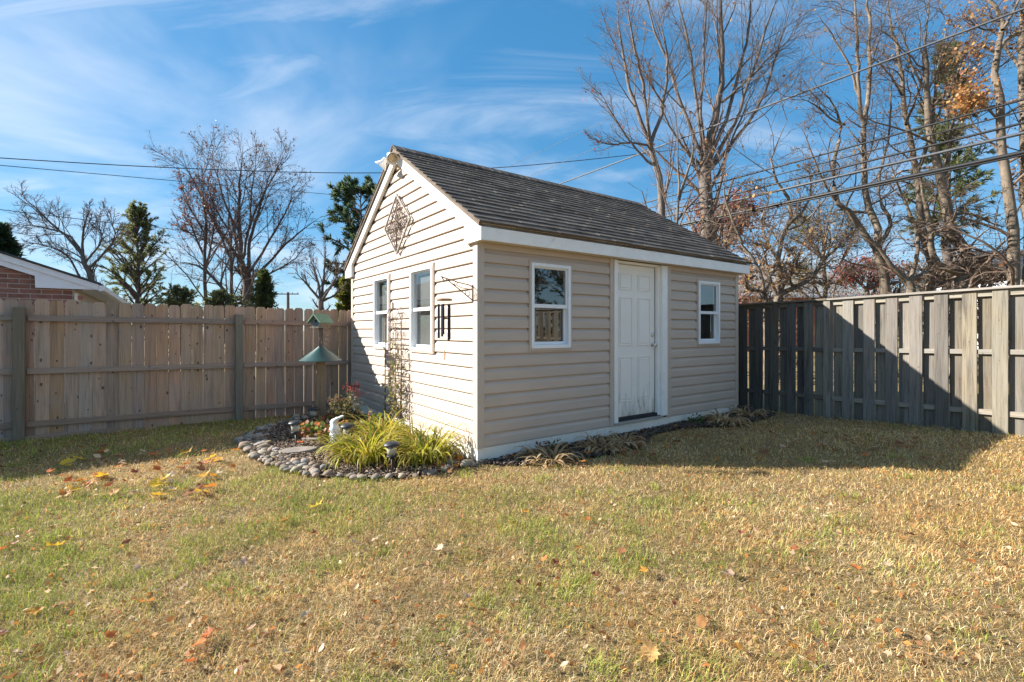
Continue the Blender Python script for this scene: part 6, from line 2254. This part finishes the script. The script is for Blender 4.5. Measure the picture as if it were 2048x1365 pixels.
def leaf_mesh(mat, seed, kind=0):
    rng = random.Random(seed)
    ol = maple_outline() if kind == 0 else [(0, -0.5), (0.16, -0.34), (0.27, -0.1), (0.29, 0.12), (0.2, 0.34), (0.0, 0.56), (-0.2, 0.34), (-0.29, 0.12), (-0.27, -0.1), (-0.16, -0.34)]
    c1, c2, c3 = rng.uniform(0.15, 0.6), rng.uniform(-0.35, 0.35), rng.uniform(0, 6)
    def zf(x, y): return c1 * (x * x * 1.2 + 0.5 * y * y) + c2 * x * y + 0.07 * math.sin(7 * x + c3) * math.cos(6 * y + c3)
    n = len(ol)
    vs_ = [(0, -0.02, zf(0, 0))]
    for (x, y) in ol:
        x *= rng.uniform(0.9, 1.1); y *= rng.uniform(0.93, 1.07)
        vs_.append((x * 0.55, y * 0.55, zf(x * 0.55, y * 0.55)))
    for i in range(n):
        x, y = ol[i]
        x *= rng.uniform(0.92, 1.08); y *= rng.uniform(0.95, 1.05)
        vs_.append((x, y, zf(x, y) * 1.15 + rng.uniform(-0.03, 0.05)))
    fs_ = []
    for i in range(n):
        j = (i + 1) % n
        fs_.append((0, 1 + i, 1 + j)); fs_.append((1 + i, 1 + n + i, 1 + n + j, 1 + j))
    mb = MB().add(vs_, fs_)
    mb.tube([(0, -0.35, zf(0, -0.35)), (0.02, -0.6, 0.02), (0.06, -0.85, 0.03)], [0.012, 0.010, 0.008], 4)
    return mb.mesh('leaf', mat, True)


def build_leaves():
    rng = random.Random(8)
    mats = {'gold': [leaf_mesh(MT['leaf_gold'], 53, 0)], 'orange': [leaf_mesh(MT['leaf_orange'], 10 + i, 0) for i in range(4)], 'yellow': [leaf_mesh(MT['leaf_yellow'], 20 + i, 0) for i in range(3)],
            'tan': [leaf_mesh(MT['leaf_tan'], 30 + i, i % 2) for i in range(4)], 'brown': [leaf_mesh(MT['leaf_brown'], 40 + i, i % 2) for i in range(4)]}
    def put(x, y, col, size, label, group, tilt=0.55, lift=0.039):
        m = mats[col][rng.randrange(len(mats[col]))]
        z = float(ground_h(x, y))
        o = obj_from('fallen_leaf', m, None, (x, y, z + lift + rng.uniform(0, 0.012)), (rng.uniform(-tilt, tilt), rng.uniform(-tilt, tilt), rng.random() * 6.28), (size, size, size))
        tag(o, label, 'leaf', group)
    sizes = {'orange': (0.055, 0.10), 'yellow': (0.08, 0.11), 'tan': (0.05, 0.09), 'brown': (0.05, 0.095)}
    # the ones that stand out
    for (px, py, col, s, lab) in ((632, 1022, 'yellow', 0.115, 'bright yellow maple leaf lying in front of the stone border'), (110, 1103, 'yellow', 0.105, 'bright yellow maple leaf on the lawn at far left'),
                                  (1457, 1162, 'tan', 0.105, 'pale cream maple leaf lying mid-lawn right of centre'), (1300, 1322, 'gold', 0.105, 'golden curled maple leaf nearest the bottom edge'),
                                  (402, 1303, 'orange', 0.075, 'rust orange leaf near the bottom left'), (1243, 1118, 'brown', 0.065, 'dark brown curled leaf mid-lawn below the corner mulch'),
                                  (1174, 1050, 'orange', 0.07, 'small rust leaf on the lawn below the withered hostas'), (528, 882, 'orange', 0.12, 'orange maple leaf standing on the stones of the border'),
                                  (1403, 1262, 'brown', 0.085, 'brown leaf lying right of the golden curled leaf'), (290, 1218, 'orange', 0.085, 'folded orange leaf in the green patch at lower left'),
                                  (68, 1240, 'orange', 0.075, 'orange leaf at the lower left edge'), (487, 1138, 'tan', 0.08, 'upturned tan leaf in the green grass left of centre'),
                                  (570, 1052, 'orange', 0.075, 'rust orange leaf just left of the yellow maple leaf'), (880, 1108, 'tan', 0.07, 'tan leaf on the lawn below the flower bed'),
                                  (1590, 1108, 'brown', 0.07, 'brown leaf on the lawn at right')):
        x, y, _ = G(px, py)
        put(x, y, col, s * 0.9, lab, None, 0.45, 0.036)
    def zone(n, box, cols, label, group, smul=1.0):
        for _ in range(n):
            for _t in range(20):
                px, py = rng.uniform(box[0], box[2]), rng.uniform(box[1], box[3])
                x, y, _z = G(px, py)
                if not bool(inside(SHED, np.array(x), np.array(y))): break
            c = rng.choice(cols)
            put(x, y, c, rng.uniform(*sizes[c]) * smul, label.format({'orange': 'rust orange', 'yellow': 'yellow', 'tan': 'pale tan', 'brown': 'dark brown'}[c]), group)
    zone(72, (130, 900, 500, 1000), ['orange', 'orange', 'tan', 'tan', 'brown', 'yellow'], '{} leaf in the sunny drift below the left fence', 'leaf drift below the left fence', 1.2)
    zone(16, (0, 885, 330, 960), ['brown', 'orange', 'tan', 'brown'], '{} leaf in the shade at the foot of the left fence', 'leaves at the foot of the left fence')
    zone(44, (0, 1000, 720, 1360), ['orange', 'brown', 'tan', 'tan', 'brown'], 'small {} leaf scattered on the greener left lawn', 'scattered leaves on the left lawn', 0.62)
    zone(52, (720, 975, 2040, 1350), ['brown', 'orange', 'tan', 'tan', 'brown'], 'small {} leaf scattered on the straw coloured right lawn', 'scattered leaves on the right lawn', 0.6)
    zone(50, (1250, 858, 1960, 935), ['brown', 'brown', 'orange', 'tan'], '{} leaf on the grass in the shadow of the shed', 'leaves in the shed shadow', 1.05)
    zone(24, (1010, 885, 1290, 935), ['brown', 'orange'], '{} leaf caught in the mulch along the shed front', 'leaves in the front mulch')
    zone(15, (880, 890, 945, 940), ['brown', 'orange', 'brown'], '{} leaf piled against the shed corner stones', 'leaves piled at the shed corner', 1.15)
    zone(12, (760, 925, 930, 952), ['brown', 'orange'], '{} leaf tucked under the front daylilies', 'leaves under the daylilies')
    zone(8, (500, 850, 700, 900), ['brown', 'orange', 'orange'], '{} leaf lying in the mulch of the bed', 'leaves in the flower bed')
    # small fragments
    r2 = np.random.default_rng(18)
    n = 8000
    Y = 1.9 + 6.5 * r2.random(n) ** 1.2
    X = (r2.random(n) * 2 - 1) * 1.15 * Y
    k = ~inside(SHED, X, Y) & ~inside(BED, X, Y)
    X, Y = X[k], Y[k]
    pos = np.stack([X, Y, ground_h(X, Y) + r2.uniform(0.012, 0.035, len(X))], -1)
    v, f = cards(r2, pos, (0.010, 0.040), 0.6, 0.0, np.stack([np.cos(X * 50), np.sin(Y * 70), np.zeros(len(X))], -1))
    o = obj_from('leaf_litter', np_mesh('leaf_litter', v, f, MT['foliage'], False, mixcols(r2, len(X), [(0.46, 0.30, 0.15), (0.30, 0.14, 0.06), (0.66, 0.50, 0.32), (0.44, 0.17, 0.05), (0.52, 0.26, 0.07)], 0.25, 4)))
    tag(o, 'crumbled leaf litter scattered over the lawn', None, None, 'stuff')


build_leaves()


# ------------------------------------------------------------------ grass
def vnoise(x, y, seed):
    rng = np.random.default_rng(seed)
    T = rng.random((64, 64))
    xi = np.floor(x).astype(int); yi = np.floor(y).astype(int)
    fx = x - xi; fy = y - yi
    fx = fx * fx * (3 - 2 * fx); fy = fy * fy * (3 - 2 * fy)
    g = lambda a, b: T[a % 64, b % 64]
    return (g(xi, yi) * (1 - fx) + g(xi + 1, yi) * fx) * (1 - fy) + (g(xi, yi + 1) * (1 - fx) + g(xi + 1, yi + 1) * fx) * fy


def fbm(x, y, seed):
    return vnoise(x, y, seed) * 0.5 + vnoise(x * 2.1, y * 2.1, seed + 1) * 0.3 + vnoise(x * 4.3, y * 4.3, seed + 2) * 0.2


def build_grass():
    rng = np.random.default_rng(99)
    X, Y, WS = [], [], []
    for (y0, y1, dens, ws) in ((1.5, 2.6, 14500, 0.85), (2.6, 3.6, 11000, 1.0), (3.6, 5.0, 6800, 1.25), (5.0, 7.0, 3400, 1.7), (7.0, 9.6, 1500, 2.4)):
        hw = 1.28 * y1 + 0.25
        n = int((y1 - y0) * 2 * hw * dens)
        x = rng.uniform(-hw, hw, n); y = rng.uniform(y0, y1, n)
        k = np.abs(x) < 1.2 * y + 0.4
        X.append(x[k]); Y.append(y[k]); WS.append(np.full(k.sum(), ws))
    X = np.concatenate(X); Y = np.concatenate(Y); WS = np.concatenate(WS)
    rv = (np.stack([X, Y], -1) - O)
    vv = rv @ V; uu = rv @ U
    edge = fbm(X * 3, Y * 3, 5) * 0.16
    inb = inside(BED, X, Y) | inside(SHED, X, Y)
    ins = inside(STRIP, X, Y) & (rng.random(len(X)) > 0.10)
    fx = X - 4.867; fy = Y - 7.435
    behind_r = (fx * 0.840 + fy * 0.542) > 0.05
    k = ~inb & ~ins & (vv < 4.34) & ~behind_r
    # thin patches
    dens_n = fbm(X * 2.2, Y * 2.2, 40)
    k &= rng.random(len(X)) < np.clip(0.55 + dens_n * 0.9, 0, 1)
    X, Y, WS = X[k], Y[k], WS[k]
    n = len(X)
    green = fbm(X * 0.9 + 3.3, Y * 0.9 + 1.7, 11)
    fine = fbm(X * 3.5, Y * 3.5, 21)
    # greener towards the left and lower left of the lawn, straw to the right
    bias = np.clip(0.45 - X * 0.11, 0.16, 0.72) - 0.12 * np.clip(Y - 3.4, 0, 1.5)
    gp = np.clip((green - 0.50 + (bias - 0.45) * 0.7) * 2.6 + (fine - 0.5) * 1.6 + 0.03, 0, 1) * 0.66 + 0.05
    isg = rng.random(n) < gp
    straw = np.array([(0.80, 0.54, 0.225), (0.87, 0.64, 0.31), (0.73, 0.44, 0.165), (0.90, 0.74, 0.44), (0.58, 0.33, 0.12), (0.34, 0.20, 0.085)])
    grn = np.array([(0.31, 0.37, 0.055), (0.40, 0.44, 0.075), (0.24, 0.31, 0.05), (0.50, 0.49, 0.12)])
    col = straw[rng.integers(0, len(straw), n)]
    redder = fbm(X * 1.4 + 9, Y * 1.4, 31)[:, None]
    col = col * (1 + (redder - 0.5) * np.array([0.10, -0.10, -0.45])) 
    col[isg] = grn[rng.integers(0, len(grn), isg.sum())]
    val = vnoise(X * 7, Y * 7, 81)[:, None] * 0.5 + vnoise(X * 2.3, Y * 2.3, 82)[:, None] * 0.5
    col = col * rng.uniform(0.52, 1.3, (n, 1)) * (0.75 + 0.50 * val)
    tus = vnoise(X * 11, Y * 11, 71) * 0.6 + vnoise(X * 5, Y * 5, 72) * 0.4
    L = np.where(isg, rng.uniform(0.03, 0.07, n), rng.uniform(0.018, 0.055, n)) * (0.6 + tus * 0.8)
    W = rng.uniform(0.0015, 0.0033, n) * WS * np.where(isg, 1.0, 0.95)
    comb = fbm(X * 1.1, Y * 1.1, 61) * 9.0
    az = np.where(rng.random(n) < 0.30, comb + rng.normal(0, 0.8, n), rng.random(n) * 6.283)
    e0 = np.radians(np.where(isg, rng.uniform(40, 85, n), rng.uniform(8, 78, n)))
    # scattered coarse green tufts
    tx = rng.uniform(-4.2, 4.2, 110); ty = 1.9 + 3.6 * rng.random(110) ** 1.3
    tk = rng.random(110) < np.clip(0.75 - tx * 0.12, 0.25, 1)
    for cx_, cy_ in zip(tx[tk], ty[tk]):
        dd_ = np.hypot(X - cx_, Y - cy_) / rng.uniform(0.04, 0.13)
        near = rng.random(n) < 0.42 * np.exp(-dd_ ** 2 * 1.6) * (dd_ < 2)
        m_ = near.sum()
        L[near] = rng.uniform(0.045, 0.085, m_); W[near] *= 1.3; e0[near] = np.radians(rng.uniform(45, 85, m_))
        col[near] = grn[rng.integers(0, len(grn), m_)] * rng.uniform(0.75, 1.2, (m_, 1))
    base = np.stack([X, Y, ground_h(X, Y) + rng.uniform(-0.002, 0.010, n)], -1)
    e1 = e0 - rng.uniform(0.25, 1.1, n)
    d0 = np.stack([np.cos(az) * np.cos(e0), np.sin(az) * np.cos(e0), np.sin(e0)], -1)
    az2 = az + rng.normal(0, 0.35, n)
    d1 = np.stack([np.cos(az2) * np.cos(e1), np.sin(az2) * np.cos(e1), np.sin(e1)], -1)
    mid = base + d0 * (L * 0.55)[:, None]
    tip = mid + d1 * (L * 0.5)[:, None]
    fl = base[:, 2] + 0.003
    tip[:, 2] = np.maximum(tip[:, 2], fl)
    ra = az + np.pi / 2 + rng.normal(0, 0.6, n)
    sd_ = np.stack([np.cos(ra), np.sin(ra), np.zeros(n)], -1) * (W * 0.5)[:, None]
    v = np.stack([base - sd_, base + sd_, mid - sd_ * 0.9, mid + sd_ * 0.9, tip], 1).reshape(-1, 3)
    b = np.arange(n)[:, None] * 5
    f = np.concatenate([b + np.array([0, 1, 3]), b + np.array([0, 3, 2]), b + np.array([2, 3, 4])])
    o = obj_from('grass', np_mesh('grass', v, f, MT['grass'], True, np.repeat(col, 5, 0)))
    tag(o, 'dormant straw and green grass blades of the lawn', None, None, 'stuff')
    return n


NG = build_grass()
print('blades', NG, 'objects', len(bpy.data.objects))
